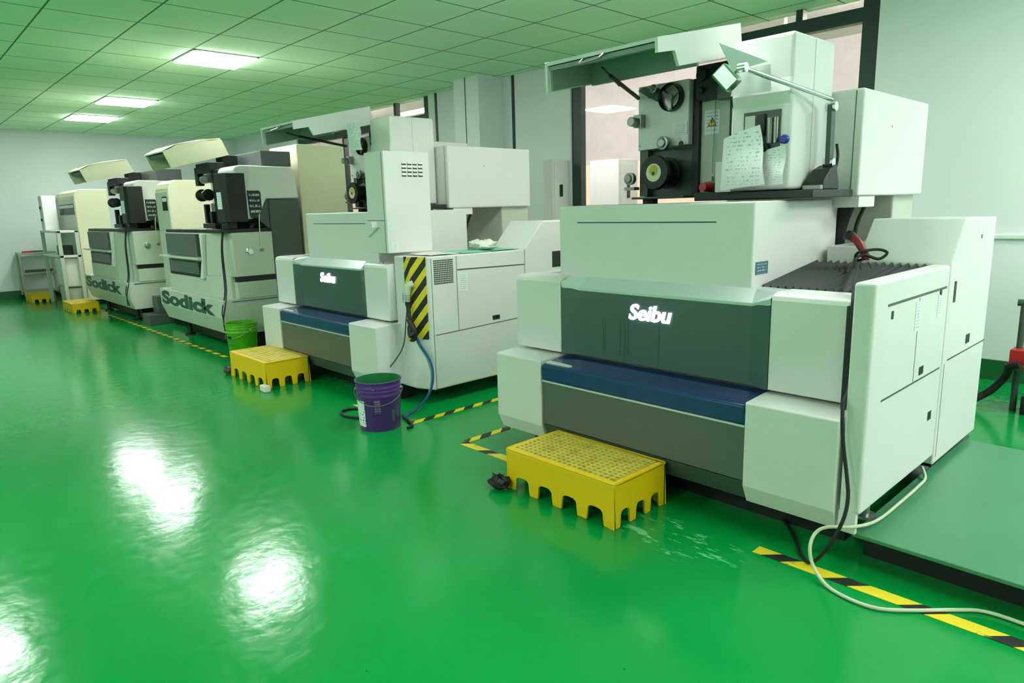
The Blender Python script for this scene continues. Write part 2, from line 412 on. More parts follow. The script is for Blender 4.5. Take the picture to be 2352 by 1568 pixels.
def big_machine(d, label, first):
    """front-left datum as measured on the near machine; d shifts along the row"""
    X = lambda x: x + d
    T = thing('wire_cutting_machine', (X(-2.2), 4.1, 0), label, 'machine', 'large wire cutting machines with glowing sign')
    xr_up = -1.165
    # --- pedestal
    MB().box(X(-3.28), X(-1.32), 3.2, 5.2, 0.12, 0.66).box(X(-3.30), X(-1.22), 3.26, 5.2, 0.66, 1.10).build('base', WHITE, T, 0.008)
    for fx in (-3.1, -1.6):
        for fy in (3.45, 5.0):
            MB().lathe([(0.06, 0), (0.06, 0.02), (0.03, 0.03), (0.03, 0.12)], (X(fx), fy, 0), n=16).build('levelling_foot', BLACK, T)
    MB().box(X(-3.22), X(-1.14), 3.19, 3.3, 0.0, 0.15).build('plinth_and_shade', BLACK, T)  # black strip put in as the shade under the front
    # --- lower front
    low = [(2.955, 0.662), (2.95, 0.655), (2.95, 0.24), (2.995, 0.145), (3.3, 0.145), (3.3, 0.672), (3.13, 0.672)]
    MB().prism(low, 'x', X(-3.33), X(-2.92)).build('lower_front_block', WHITE, T, 0.006)
    MB().prism(low, 'x', X(-1.546), X(-1.11)).build('lower_front_block', WHITE, T, 0.006)
    MB().prism([(2.96, 0.645), (2.952, 0.63), (2.952, 0.545), (3.22, 0.545), (3.22, 0.665), (3.13, 0.665)], 'x', X(-2.914), X(-1.55)).build('blue_step', BLUE, T, 0.01, seg=3)
    MB().box(X(-2.914), X(-1.55), 2.955, 3.0, 0.533, 0.543).build('bright_strip', SILVER, T)
    MB().prism([(2.962, 0.532), (2.962, 0.258), (3.2, 0.258), (3.2, 0.532)], 'x', X(-2.914), X(-1.55)).build('lower_panel', LOWERP, T, 0.004)
    MB().prism([(2.966, 0.252), (3.01, 0.15), (3.2, 0.15), (3.2, 0.252)], 'x', X(-2.914), X(-1.55)).build('kick_panel', DGREEN, T, 0.004)
    MB().prism([(X(-2.905), 2.985), (X(-2.72), 2.985), (X(-2.70), 3.0), (X(-2.72), 3.015), (X(-2.905), 3.03)], 'z', 0.648, 0.6545).build('painted_reflection', WHITE, T)  # white patch painted in as a reflection on the blue step
    # --- upper front
    up = [(3.13, 0.69), (3.13, 1.135), (3.138, 1.155), (3.155, 1.166), (3.19, 1.17), (3.34, 1.17), (3.34, 0.69)]
    MB().prism(up, 'x', X(-3.31), X(-2.91)).build('upper_front_block', WHITE, T, 0.004)
    MB().prism(up, 'x', X(-1.528), X(xr_up)).build('upper_front_block', WHITE, T, 0.004)
    fp = MB()
    fp.prism([(X(-2.905), 3.132), (X(-2.79), 3.168), (X(-1.645), 3.168), (X(-1.532), 3.132), (X(-1.532), 3.3), (X(-2.905), 3.3)], 'z', 0.685, 1.105)
    pnl = fp.build('front_panel', PANEL, T, 0.003)
    if first:
        for dx, zb in ((-2.60, 0.70), (-2.585, 0.72), (-2.47, 0.72), (-2.44, 0.70), (-2.415, 0.74), (-2.2, 0.70)):
            MB().prism([(X(dx), zb), (X(dx) + 0.004, zb), (X(dx) + 0.009, 0.86), (X(dx) + 0.004, 1.0 + dx * 0.02), (X(dx) + 0.002, 0.86)], 'y', 3.1665, 3.168).build('drip_mark', DGREEN, pnl)
    sl = MB()
    # silver bevel along the top of the recessed panel
    a = [(X(-2.905), 3.13, 1.140), (X(-2.79), 3.166, 1.107), (X(-1.645), 3.166, 1.107), (X(-1.532), 3.13, 1.140)]
    b = [(X(-2.905), 3.20, 1.168), (X(-2.76), 3.235, 1.172), (X(-1.66), 3.235, 1.172), (X(-1.532), 3.20, 1.168)]
    V = [sl.bm.verts.new(p) for p in a + b]
    for i in range(3): sl._f((V[i], V[i + 1], V[5 + i], V[4 + i]), 0)
    lo = [sl.bm.verts.new((p[0], p[1] + 0.004, p[2] - 0.03)) for p in a]
    for i in range(3): sl._f((lo[i], lo[i + 1], V[i + 1], V[i]), 0)
    bk = [sl.bm.verts.new((p[0], 3.33, p[2])) for p in b]
    for i in range(3): sl._f((V[4 + i], V[5 + i], bk[i + 1], bk[i]), 0)
    sl.build('silver_bevel', SILVER, T)
    lettering('illuminated_sign', 'Seibu', 0.125, (X(-2.405), 3.162, 0.955), FRONT, BACKLIT, pnl, 0.004, 0.22, 0.0032, 1.06)
    # --- basin rims and bellows
    MB().box(X(-3.31), X(-3.22), 3.34, 4.4, 0.7, 1.17).build('basin_rim', WHITE, T, 0.01)
    bl = MB(); nx = 15
    pts = []
    for i in range(nx * 2 + 1):
        x = lerp(X(-1.70), X(-1.105), i / (nx * 2)); pts.append((x, 0.022 if i % 2 else -0.012))
    for (ya, za), (yb, zb) in (((3.345, 1.160), (3.985, 1.243)),):
        A = [bl.bm.verts.new((x, ya, za + h)) for x, h in pts]; B = [bl.bm.verts.new((x, yb, zb + h)) for x, h in pts]
        C = [bl.bm.verts.new((x, ya, za - 0.06)) for x, h in pts]; D = [bl.bm.verts.new((x, yb, zb - 0.06)) for x, h in pts]
        for i in range(len(pts) - 1):
            bl._f((A[i], A[i + 1], B[i + 1], B[i]), 0); bl._f((C[i], C[i + 1], A[i + 1], A[i]), 0)
            bl._f((B[i], B[i + 1], D[i + 1], D[i]), 0)
    if first: bl.build('bellows_cover', BELLOW, T)
    else: bl.bm.free()
    MB().box(X(-3.22), X(-3.0), 3.34, 4.37, 1.09, 1.13).build('bellows_cover', BELLOW, T)
    # --- work tank
    tx0, tx1 = (-3.015, -1.69) if first else (-2.755, -1.45)
    tank = MB().box(X(tx0), X(tx1), 3.24, 4.25, 1.14, 1.605).build('work_tank', WHITE, T, 0.012, seg=3)
    MB().box(X(tx0) + 0.155, X(tx0) + 1.115, 3.2385, 3.242, 1.500, 1.506).build('slot', BLACK, tank)
    MB().box(X(tx0) + 0.1, X(tx1) - 0.1, 3.34, 4.15, 1.60, 1.607).build('tank_mouth', BLACK, tank)
    # --- side cabinet
    sx = -1.007 if first else -0.756
    fx = -1.095 if first else -1.16
    kk = 0.9154 if first else 1.0
    yy = lambda y: y * kk
    zz = lambda z: 1.6 - (1.6 - z) * kk
    sc = MB()
    if first:
        sc.box(X(fx), X(sx), 2.97, 3.985, 0.246, 1.262)
    else:
        sc.prism([(X(fx), 3.20), (X(-0.92), 3.20), (X(sx), 3.27), (X(sx), 4.34), (X(fx), 4.34)], 'z', 0.13, 1.238)
    cab = sc.build('side_cabinet', WHITE, T, 0.014, seg=3)
    rearx = sx
    if first:
        MB().box(X(fx), X(sx) - 0.015, 2.972, 3.0, 0.152, 0.252).build('front_skirt', WHITE, T, 0.003)
        MB().box(X(-1.166), X(fx), 3.10, 3.3, 0.2, 1.14).build('gap_filler', BLACK, T)
        MB().box(X(-1.66), X(-1.465), 4.06, 4.75, 1.09, 1.34).build('rear_ledge', WHITE, T, 0.006)
        MB().box(X(-1.44), X(-1.03), 4.06, 4.75, 0.152, 0.2).build('plinth_and_shade', BLACK, T)
    step = [(3.992, 0.19), (3.992, 1.266), (4.19, 1.489), (4.80, 1.482), (4.80, 0.19)] if first else [(4.348, 0.09), (4.348, 1.238), (4.577, 1.481), (5.25, 1.475), (5.25, 0.09)]
    rr = MB().prism(step, 'x', X(-1.465 if first else -1.19), X(rearx))
    rear = rr.build('rear_cabinet_step', WHITE, T, 0.008)
    # seams and handles on the right side
    S = X(sx) + 0.0015
    def seam(y0, z0, y1, z1, w=0.004, m=DGREEN, nm='seam', par=cab):
        q = MB(); y0, z0, y1, z1 = yy(y0), zz(z0), yy(y1), zz(z1)
        if abs(y1 - y0) > abs(z1 - z0): q.prism([(y0, z0 - w / 2), (y1, z1 - w / 2), (y1, z1 + w / 2), (y0, z0 + w / 2)], 'x', S - 0.003, S)
        else: q.prism([(y0 - w / 2, z0), (y0 + w / 2, z0), (y1 + w / 2, z1), (y1 - w / 2, z1)], 'x', S - 0.003, S)
        q.build(nm, m, par)
    def recess(yc, zc, w, h, nm='recessed_pull', par=cab, m=BLACK):
        yc, zc = yy(yc), zz(zc)
        MB().box(S - 0.003, S + 0.001, yc - w / 2, yc + w / 2, zc - h / 2, zc + h / 2).build(nm, m, par)
    if first:
        seam(3.41, 1.112, 4.31, 1.112, 0.012); seam(3.41, 0.652, 4.31, 0.655, 0.008); seam(3.86, 0.66, 3.86, 1.10, 0.003)
        recess(3.98, 0.70, 0.06, 0.04); recess(4.20, 0.40, 0.05, 0.045); recess(3.475, 1.06, 0.022, 0.035, 'lock')
        MB().box(S - 0.003, S + 0.001, yy(3.81), yy(3.88), zz(0.93), zz(1.085)).build('printed_label', LABEL_YZ, cab)
        MB().box(S - 0.003, S + 0.001, yy(4.17), yy(4.24), zz(0.965), zz(1.085)).build('printed_label', LABEL_YZ, cab)
        recess(4.205, 1.095, 0.03, 0.03, 'lock')
        seam(4.45, 0.675, 5.25, 0.675, 0.008, par=rear); recess(4.47, 1.07, 0.035, 0.11, 'recessed_pull', rear); recess(4.84, 0.745, 0.07, 0.05, 'recessed_pull', rear)
        recess(4.93, 1.36, 0.014, 0.02, 'screw', rear); seam(4.40, 0.1, 4.40, 0.66, 0.003, par=rear)
        for fy in (3.20, 4.72):
            MB().lathe([(0.05, 0.151), (0.05, 0.165), (0.02, 0.17), (0.02, 0.25)], (X(-1.062), fy, 0.0), n=14).build('levelling_foot', STEEL, T)
    else:
        seam(3.545, 0.60, 3.545, 1.225); seam(3.30, 0.592, 4.33, 0.622, 0.006); seam(3.55, 1.112, 4.33, 1.10, 0.010)
        seam(3.285, 0.14, 3.285, 1.22, 0.004); recess(3.97, 0.66, 0.085, 0.038)
        MB().box(S - 0.003, S + 0.001, 3.56, 3.655, 0.93, 1.08).build('printed_label', LABEL_YZ, cab)
        g = MB()
        for i in range(12):
            for j in range(12):
                y = lerp(3.315, 3.50, i / 11); z = lerp(1.015, 1.20, j / 11)
                g.box(S - 0.003, S + 0.001, y - 0.0055, y + 0.0055, z - 0.0055, z + 0.0055)
        g.build('vent_grille', BLACK, cab)
        recess(4.80, 1.12, 0.2, 0.15, 'rear_socket', rear)
    # --- upper arm with the wire feed, hung over the tank from the rear column
    MB().box(X(-2.75), X(-1.575), 4.82, 5.2, 1.0, 2.10).build('rear_column', GREYP, T, 0.01)
    MB().box(X(-2.80), X(-2.12), 3.97, 4.85, 1.68, 2.30).build('upper_arm', WHITE, T, 0.01)
    pl = MB().prism([(X(-2.86), 1.955), (X(-2.475), 1.968), (X(-2.475), 2.36), (X(-2.86), 2.36)], 'y', 3.855, 3.975).build('feed_plate', WHITE, T, 0.006)
    rc = MB()
    rc.box(X(-2.855), X(-2.47), 3.93, 3.97, 1.645, 1.955); rc.box(X(-2.855), X(-2.79), 3.87, 3.94, 1.655, 1.955)
    rc.box(X(-2.87), X(-2.465), 3.80, 3.97, 1.638, 1.652)
    rc.build('spool_bay', DGREEN, T, 0.003)
    MB().box(X(-2.85), X(-2.77), 3.9, 3.96, 1.58, 1.64).build('bay_bracket', BLACK, T)
    MB().box(X(-2.473), X(-2.43), 3.90, 3.97, 1.64, 2.36).build('gap_strip', BLACK, T)
    rp = MB().box(X(-2.43), X(-2.20), 3.93, 3.97, 1.63, 2.36).build('guide_plate', GREYP, T, 0.003)
    # spool
    sp = MB().lathe([(0.102, -0.01), (0.108, 0.0), (0.108, 0.018), (0.075, 0.022), (0.075, 0.12), (0.1, 0.125), (0.1, 0.145)], (X(-2.63), 3.72, 1.80), 'y', 32).build('wire_spool', BLACK, T, 0.0, True)
    MB().lathe([(0.056, -0.0125), (0.056, -0.008)], (X(-2.63), 3.72, 1.80), 'y', 28).build('spool_label', CREAM, sp)
    MB().lathe([(0.034, -0.0135), (0.034, -0.012)], (X(-2.628), 3.72, 1.812), 'y', 20).build('yellow_mark', mat('pale_yellow_print', rgb(196, 190, 60), 0.5), sp)
    MB().lathe([(0.010, -0.016), (0.010, -0.012)], (X(-2.63), 3.72, 1.795), 'y', 12).build('spindle', BLACK, sp)
    # guide wheel and rollers
    wc = (X(-2.592), 3.85, 2.262)
    w = MB(); w.lathe([(0.082, -0.04), (0.086, -0.03), (0.086, 0.0), (0.082, 0.004), (0.07, -0.005), (0.07, -0.036)], wc, 'y', 32, 0, False)
    w.build('guide_wheel', BLACK, T, 0, True)
    w2 = MB().lathe([(0.02, -0.035), (0.02, 0.0)], wc, 'y', 14)
    for k in range(3):
        a = 0.5 + k * 2 * PI / 3
        w2.prism([(wc[0] + r * math.cos(a + s), wc[2] + r * math.sin(a + s)) for r, s in ((0.015, -0.5), (0.074, -0.16), (0.074, 0.16), (0.015, 0.5))], 'y', wc[1] - 0.028, wc[1] - 0.012)
    w2.lathe([(0.078, -0.01), (0.078, 0.0)], wc, 'y', 28)
    w2.build('wheel_spokes', STEEL, T)
    for x, y, z, r, L in ((-2.625, 3.80, 1.985, 0.042, 0.06), (-2.885, 3.80, 1.775, 0.04, 0.05), (-2.70, 3.80, 2.325, 0.026, 0.06)):
        q = MB().lathe([(r * 0.55, -0.022), (r * 0.7, -0.012), (r, -0.01), (r, 0.02), (r * 0.6, 0.025), (r * 0.3, L)], (X(x), y, z), 'y', 20)
        q.build('wire_roller', STEEL, T, 0, True)
    MB().box(X(-2.93), X(-2.85), 3.80, 3.86, 1.70, 1.72).build('roller_bracket', STEEL, T)
    q = MB().box(X(-2.86), X(-2.80), 3.80, 3.856, 2.10, 2.18).lathe([(0.03, -0.06), (0.03, 0.0)], (X(-2.845), 3.81, 2.135), 'y', 16)
    q.build('tension_guide', STEEL, T, 0.004)
    q = MB().lathe([(0.028, -0.03), (0.028, 0.0)], (X(-2.74), 3.85, 2.30), 'y', 16).lathe([(0.022, -0.03), (0.022, 0)], (X(-2.68), 3.85, 2.275), 'y', 16)
    q.prism([(X(-2.84), 2.33), (X(-2.70), 2.25), (X(-2.68), 2.29), (X(-2.80), 2.35)], 'y', 3.825, 3.852)
    q.build('tension_arm', DGREEN, T)
    MB().box(X(-2.585), X(-2.482), 3.849, 3.856, 2.03, 2.105).build('printed_label', LABEL_XZ, pl)
    for x, z in ((-2.845, 1.985), (-2.535, 2.005), (-2.50, 1.985)):
        MB().lathe([(0.008, -0.004), (0.008, 0)], (X(x), 3.855, z), 'y', 10).build('screw', STEEL, pl)
    MB().lathe([(0.018, -0.002), (0.018, 0)], (X(-2.525), 3.855, 1.975), 'y', 16).build('port', BLACK, pl)
    wl = MB().box(X(-2.405), X(-2.30), 3.927, 3.931, 2.02, 2.165).build('warning_label', LABEL_XZ, rp)
    MB().prism([(X(-2.382), 2.068), (X(-2.322), 2.068), (X(-2.352), 2.122)], 'y', 3.924, 3.927).build('triangle_border', BLACK, wl)
    MB().prism([(X(-2.374), 2.073), (X(-2.330), 2.073), (X(-2.352), 2.112)], 'y', 3.922, 3.924).build('yellow_triangle', YELLOW, wl)
    MB().prism([(X(-2.356), 2.104), (X(-2.348), 2.104), (X(-2.351), 2.093), (X(-2.346), 2.093), (X(-2.355), 2.076), (X(-2.353), 2.088), (X(-2.358), 2.088)], 'y', 3.9205, 3.922).build('bolt_symbol', BLACK, wl)
    q = MB().box(X(-2.42), X(-2.16), 3.84, 3.93, 2.22, 2.42)
    q.lathe([(0.035, -0.03), (0.035, 0)], (X(-2.37), 3.84, 2.36), 'y', 16); q.lathe([(0.02, -0.03), (0.02, 0)], (X(-2.375), 3.84, 2.27), 'y', 14)
    q.lathe([(0.03, -0.03), (0.03, 0)], (X(-2.28), 3.84, 2.33), 'y', 16)
    q.build('wire_feed_unit', BLACK, T, 0.006)
    MB().box(X(-2.25), X(-2.12), 3.80, 3.86, 2.20, 2.28).build('feed_cover', DGREEN, T, 0.004)
    MB().tube([(X(-2.325), 3.915, 2.23), (X(-2.335), 3.915, 1.78)], 0.002, 6, smooth=0).build('cutting_wire', STEEL, T)
    MB().box(X(-2.385), X(-2.33), 3.90, 3.935, 1.735, 1.765).build('wire_clamp', GREYP, T)
    q = MB()
    for x, r in ((-2.205, 0.014), (-2.17, 0.010)): q.box(X(x - r), X(x + r), 3.90, 3.93, 1.66, 2.25)
    q.build('guide_rail', BLACK, T)
    MB().box(X(-2.192), X(-2.182), 3.88, 3.92, 1.66, 2.22).build('bright_rail', CHROME, T)
    MB().tube([(X(-2.10), 3.80, 2.28), (X(-2.115), 3.78, 2.18), (X(-2.085), 3.76, 2.10), (X(-2.08), 3.76, 1.85), (X(-2.10), 3.78, 1.68)], 0.026, 10).build('cable_bundle', RUBBER, T, 0, True)
    MB().box(X(-2.30), X(-2.02), 3.66, 3.94, 1.615, 1.665).build('lower_guide_block', BLACK, T, 0.004)
    MB().lathe([(0.024, -0.04), (0.028, 0.0), (0.028, 0.05)], (X(-2.245), 3.70, 1.695), 'y', 18).build('red_indicator', RED, T, 0, True)
    MB().box(X(-2.26), X(-2.13), 3.74, 3.86, 1.665, 1.72).build('nozzle_block', DGREEN, T, 0.006)
    MB().box(X(-2.14), X(-2.04), 3.62, 3.66, 1.66, 1.83).build('splash_plate', WHITE, T, 0.003)
    # --- control head
    hd = MB().prism([(3.59, 1.662), (3.59, 2.10), (3.575, 2.16), (3.59, 2.23), (3.59, 2.452), (4.085, 2.455), (4.085, 1.662)], 'x', X(-2.03), X(-1.69)).build('control_head', WHITE, T, 0.02, seg=3)
    MB().box(X(-2.0), X(-1.55), 3.57, 4.09, 1.616, 1.656).build('head_base_plate', BLACK, T, 0.004)
    fr = MB()
    wx0, wx1, wz0, wz1 = X(-1.955), X(-1.745), 1.845, 2.075
    fr.box(wx0, wx1, 3.583, 3.589, wz0, wz1)
    dsp = fr.build('window_recess', DGREEN, hd, 0.004)
    MB().box(wx0 + 0.012, wx0 + 0.07, 3.578, 3.584, wz0 + 0.03, wz1 - 0.02).build('gauge_plate', GREYP, dsp)
    MB().box(wx0 + 0.085, wx0 + 0.13, 3.568, 3.584, wz0 + 0.10, wz1 - 0.015).build('valve_block', BLACK, dsp, 0.003)
    MB().lathe([(0.016, 0), (0.016, 0.13)], (wx0 + 0.155, 3.58, wz0 + 0.06), 'z', 12).lathe([(0.014, 0), (0.014, 0.13)], (wx0 + 0.188, 3.58, wz0 + 0.06), 'z', 12).build('flow_tube', STEEL, dsp, 0, True)
    MB().lathe([(0.02, -0.03), (0.02, 0)], (wx0 + 0.14, 3.58, wz0 + 0.035), 'y', 14).build('valve_knob', BLACK, dsp)
    MB().lathe([(0.018, -0.03), (0.023, -0.024), (0.023, -0.004), (0.015, 0.002)], (X(-1.715), 3.588, 1.918), 'y', 20).build('blue_knob', BLUEP, hd, 0, True)
    MB().box(X(-1.6895), X(-1.6885), 3.83, 3.834, 1.67, 2.44).build('seam', GREYP, hd)
    # --- rear cabinet beside the head
    rb = MB().box(X(-2.1), X(-1.525), 4.10, 5.19, 1.62, 2.20).build('rear_cabinet', WHITE, T, 0.012, seg=3)
    MB().box(X(-1.57), X(-1.566), 4.0985, 4.10, 1.63, 2.19).build('seam', DGREEN, rb)
    MB().lathe([(0.006, 0), (0.006, 0.003)], (X(-1.525), 4.55, 2.02), 'x', 8).build('screw', STEEL, rb)
    MB().box(X(-1.70), X(-1.54), 4.16, 4.40, 1.555, 1.618).build('cabinet_support', WHITE, T, 0.004)
    MB().tube([(X(-1.66), 4.30, 1.56), (X(-1.70), 4.31, 1.42), (X(-1.715), 4.30, 1.12)], 0.045, 10).build('flexible_hose', RUBBER, T, 0, True)
    MB().tube([(X(-1.60), 4.42, 1.56), (X(-1.63), 4.40, 1.46), (X(-1.64), 4.38, 1.345)], 0.012, 8).build('cable', RUBBER, T, 0, True)
    # --- raised hood
    hx0, hx1, hy = (-2.94, -2.15, 0.0) if first else (-2.99, -2.30, -0.09)
    prof = [(3.052, 2.428), (3.058, 2.355), (3.206, 2.384), (3.249, 2.312), (3.90, 2.452), (3.865, 2.616)]
    profl = [(3.052, 2.428), (3.06, 2.262), (3.90, 2.445), (3.865, 2.616)]
    sh = lambda p: [(y + hy, z) for y, z in p]
    H = MB(); H.prism(sh(prof), 'x', X(hx1) - 0.018, X(hx1)); H.prism(sh(profl), 'x', X(hx0), X(hx0) + 0.018)
    H.prism(sh([(3.052, 2.428), (3.865, 2.616), (3.868, 2.600), (3.055, 2.410)]), 'x', X(hx0), X(hx1))
    H.prism(sh([(3.865, 2.616), (3.90, 2.450), (3.882, 2.450), (3.850, 2.610)]), 'x', X(hx0), X(hx1))
    hood = H.build('raised_hood', WHITE, T, 0.003)
    L = MB(); L.prism(sh([(3.07, 2.408), (3.84, 2.588), (3.845, 2.560), (3.075, 2.385)]), 'x', X(hx0) + 0.02, X(hx1) - 0.02)
    L.prism(sh([(3.085, 2.385), (3.09, 2.275), (3.80, 2.43), (3.80, 2.555)]), 'x', X(hx0) + 0.018, X(hx0) + 0.03)
    L.prism(sh([(3.27, 2.345), (3.28, 2.33), (3.80, 2.44), (3.80, 2.555), (3.25, 2.42)]), 'x', X(hx1) - 0.03, X(hx1) - 0.018)
    L.box(X(hx0) + 0.02, X(hx1) - 0.02, 3.45 + hy, 3.47 + hy, 2.34, 2.48)
    L.build('hood_lining', HOODSHADE, hood)
    yf = 3.045 + hy
    MB().tube([(X(hx0) + 0.29, yf + 0.03, 2.415), (X(hx0) + 0.29, yf - 0.02, 2.375), (X(hx0) + 0.44, yf - 0.02, 2.385), (X(hx0) + 0.44, yf + 0.03, 2.42)], 0.009, 8, smooth=0).build('hood_handle', STEEL, hood)
    MB().tube([(X(hx0) + 0.36, 3.14 + hy, 2.36), (X(hx0) + 0.2, 3.50 + hy, 2.32)], 0.007, 8, smooth=0).tube([(X(hx0) + 0.29, 3.30 + hy, 2.342), (X(hx0) + 0.09, 3.84, 2.29)], 0.013, 10, smooth=0).build('gas_strut', BLACK, T)
    return T, cab, tank, hd

M1, cab1, tank1, head1 = big_machine(0.0, 'largest white wire cutting machine in the right foreground, yellow step at its front', True)
M2, cab2, tank2, head2 = big_machine(-3.714, 'white wire cutting machine behind the purple bucket, striped plug panel on its side', False)
# marks on the near tank
MB().box(-1.689, -1.6875, 3.27, 3.40, 1.235, 1.30).build('blue_rating_plate', BLUELAB, tank1)
# the second machine's upright control box, plug panel, pendant switch
bx = MB().box(-5.12, -4.83, 3.126, 3.58, 1.262, 2.085).build('control_box', WHITE, M2, 0.006)
MB().box(-4.862, -4.858, 3.1245, 3.127, 1.27, 2.08).box(-5.12, -4.862, 3.1245, 3.127, 1.528, 1.533).build('seam', DGREEN, bx)
g = MB()
for i in range(4):
    for j in range(4):
        y = 3.30 + i * 0.055 + 0.0; z = 1.985 - j * 0.031
        g.prism([(-4.832, z), (-4.818, z), (-4.824, z + 0.012), (-4.832, z + 0.016)], 'y', y, y + 0.044)
        g.box(-4.832, -4.8285, y, y + 0.044, z - 0.009, z, 1)
g.build('louvre_vent', [WHITE, BLACK], bx)
MB().box(-4.831, -4.828, 3.16, 3.22, 1.275, 1.35).build('printed_label', LABEL_YZ, bx)
h = MB().box(-5.01, -4.955, 3.06, 3.127, 1.475, 1.525)
h.prism([(-4.955, 1.475), (-4.945, 1.475), (-5.10, 1.395), (-5.105, 1.40)], 'y', 3.105, 3.127)
h.build('door_latch', WHITE, bx, 0.003)
MB().box(-4.722, -4.632, 3.194, 3.199, 0.53, 1.236).prism([(-4.632, 3.194), (-4.50, 3.252), (-4.503, 3.257), (-4.632, 3.199)], 'z', 0.56, 1.236).build('hazard_panel', HAZ_P, cab2)
MB().tube([(-5.02, 3.19, 1.18), (-5.025, 3.185, 0.85), (-4.995, 3.18, 0.72)], 0.004, 6).build('switch_cable', DGREEN, M2)
MB().box(-5.005, -4.975, 3.165, 3.20, 0.67, 0.72).build('pendant_switch', DGREY, M2, 0.004)

# ------------------------------------------------------------------ the two older machines
def old_machine(xr, s, dy, label):
    X = lambda x: xr + (x + 8.0) * s
    Y = lambda y: y + dy
    T = thing('wire_cutting_machine', (X(-9.2), Y(3.5), 0), label, 'machine', 'older cream wire cutting machines')
    P = lambda pts: [(Y(y), z) for y, z in pts]
    base = MB().prism(P([(2.90, 0.64), (2.90, 0.42), (2.975, 0.22), (3.95, 0.22), (3.95, 0.64)]), 'x', X(-10.35), X(-8.0)).build('base', GREYP, T, 0.008)
    MB().box(X(-10.1), X(-8.3), Y(3.15), Y(3.95), 0.04, 0.22).build('plinth_and_shade', BLACK, T)
    for fx in (-9.9, -8.35):
        for fy in (3.1, 3.8):
            MB().lathe([(0.07, 0), (0.07, 0.02), (0.03, 0.03), (0.03, 0.22)], (X(fx), Y(fy), 0), n=14).build('levelling_foot', BLACK, T)
    lettering('maker_lettering', 'Sodick', 0.235, (X(-10.27), Y(2.898), 0.445), FRONT, LETTER, base, 0.002, 0.0, 0.011, 3.0 * s)
    lettering('small_mark', 'TM', 0.05, (X(-8.72), Y(2.898), 0.54), FRONT, LETTER, base, 0.002, 0.0, 0.001, 1.2 * s)
    body = MB().prism([(X(-9.98), Y(2.96)), (X(-8.5), Y(2.96)), (X(-8.12), Y(3.06)), (X(-8.0), Y(3.075)), (X(-8.0), Y(3.555)), (X(-9.98), Y(3.555))], 'z', 0.90, 1.41)
    body.prism([(X(-10.0), Y(2.95)), (X(-8.5), Y(2.95)), (X(-8.10), Y(3.05)), (X(-8.10), Y(3.95)), (X(-10.0), Y(3.95))], 'z', 0.64, 0.90)
    body = body.build('tank_body', GREYP, T, 0.006)
    MB().box(X(-8.098), X(-8.02), Y(3.10), Y(3.95), 0.835, 0.90).build('dark_gap', BLACK, T)
    MB().box(X(-8.70), X(-7.99), Y(3.085), Y(3.56), 0.64, 0.835).build('side_drawer', GREYP, T, 0.008)
    MB().box(X(-7.999), X(-7.99), Y(3.0), Y(3.94), 0.612, 0.62).build('seam', DGREEN, base)
    door = MB().box(X(-9.9), X(-8.62), Y(2.925), Y(2.96), 1.125, 1.40).build('sliding_door', DGREY, T, 0.006)
    MB().box(X(-8.74), X(-8.64), Y(2.922), Y(2.926), 1.13, 1.395).build('dark_side', BLACK, door)
    MB().box(X(-9.93), X(-8.72), Y(2.945), Y(2.962), 0.865, 1.06).build('lower_opening', BLACK, T)
    MB().box(X(-9.88), X(-8.78), Y(2.93), Y(2.95), 0.90, 1.05).build('lower_door', DGREY, T, 0.004)
    fr = MB().prism([(X(-8.72), 0.86), (X(-8.62), 0.86), (X(-8.50), 1.40), (X(-8.60), 1.40), (X(-8.60), 1.10)], 'y', Y(2.915), Y(2.96)).build('door_frame', WHITE, T, 0.006)
    MB().box(X(-10.08), X(-8.60), Y(2.87), Y(2.93), 1.088, 1.112).build('door_rail', GREYP, T, 0.004)
    MB().box(X(-9.98), X(-8.03), Y(2.965), Y(3.555), 1.412, 1.45).build('tank_rim', BLACK, T, 0.004)
    MB().box(X(-9.3), X(-8.45), Y(2.955), Y(3.03), 1.45, 1.462).build('rim_scale', WHITE, T)
    MB().lathe([(0.045, 0.0), (0.045, 0.01), (0.03, 0.015), (0.03, 0.05)], (X(-8.0), Y(3.26), 1.185), 'x', 18).build('round_knob', CHROME, T, 0, True)
    MB().lathe([(0.018, 0.0), (0.018, 0.04)], (X(-8.0), Y(3.41), 1.20), 'x', 12).build('small_valve', STEEL, T, 0, True)
    # dark rear body and white head
    MB().box(X(-9.9), X(-8.015), Y(3.56), Y(3.94), 0.64, 1.78).build('rear_body', DGREEN, T, 0.006)
    head = MB().prism(P([(3.17, 2.12), (3.20, 2.16), (3.25, 2.172), (3.86, 2.165), (3.905, 2.13), (3.94, 1.795), (3.525, 1.79), (3.42, 1.58), (3.33, 1.56), (3.17, 1.56)]), 'x', X(-8.5), X(-8.0)).build('control_head', WHITE, T, 0.02, seg=3)
    MB().prism(P([(3.52, 1.785), (3.93, 1.785), (3.945, 1.14), (3.565, 1.14), (3.56, 1.43), (3.41, 1.57)]), 'x', X(-8.5), X(-8.035)).build('side_recess', DGREEN, T)
    MB().prism(P([(3.30, 1.885), (3.445, 1.885), (3.46, 1.86), (3.46, 1.68), (3.41, 1.57), (3.32, 1.57), (3.31, 1.60)]), 'x', X(-8.0) - 0.002, X(-8.0) + 0.006).build('keypad', DARKLAB, head, 0.003)
    cb = MB().prism([(X(-8.24), Y(3.03)), (X(-8.03), Y(3.03)), (X(-7.95), Y(3.055)), (X(-7.95), Y(3.27)), (X(-7.995), Y(3.27)), (X(-7.995), Y(3.165)), (X(-8.24), Y(3.165))], 'z', 1.53, 2.08).build('control_box', BLACK, T, 0.006)
    MB().box(X(-8.20), X(-8.07), Y(3.026), Y(3.031), 1.68, 1.87).build('lit_display', LABEL_XZ, cb)
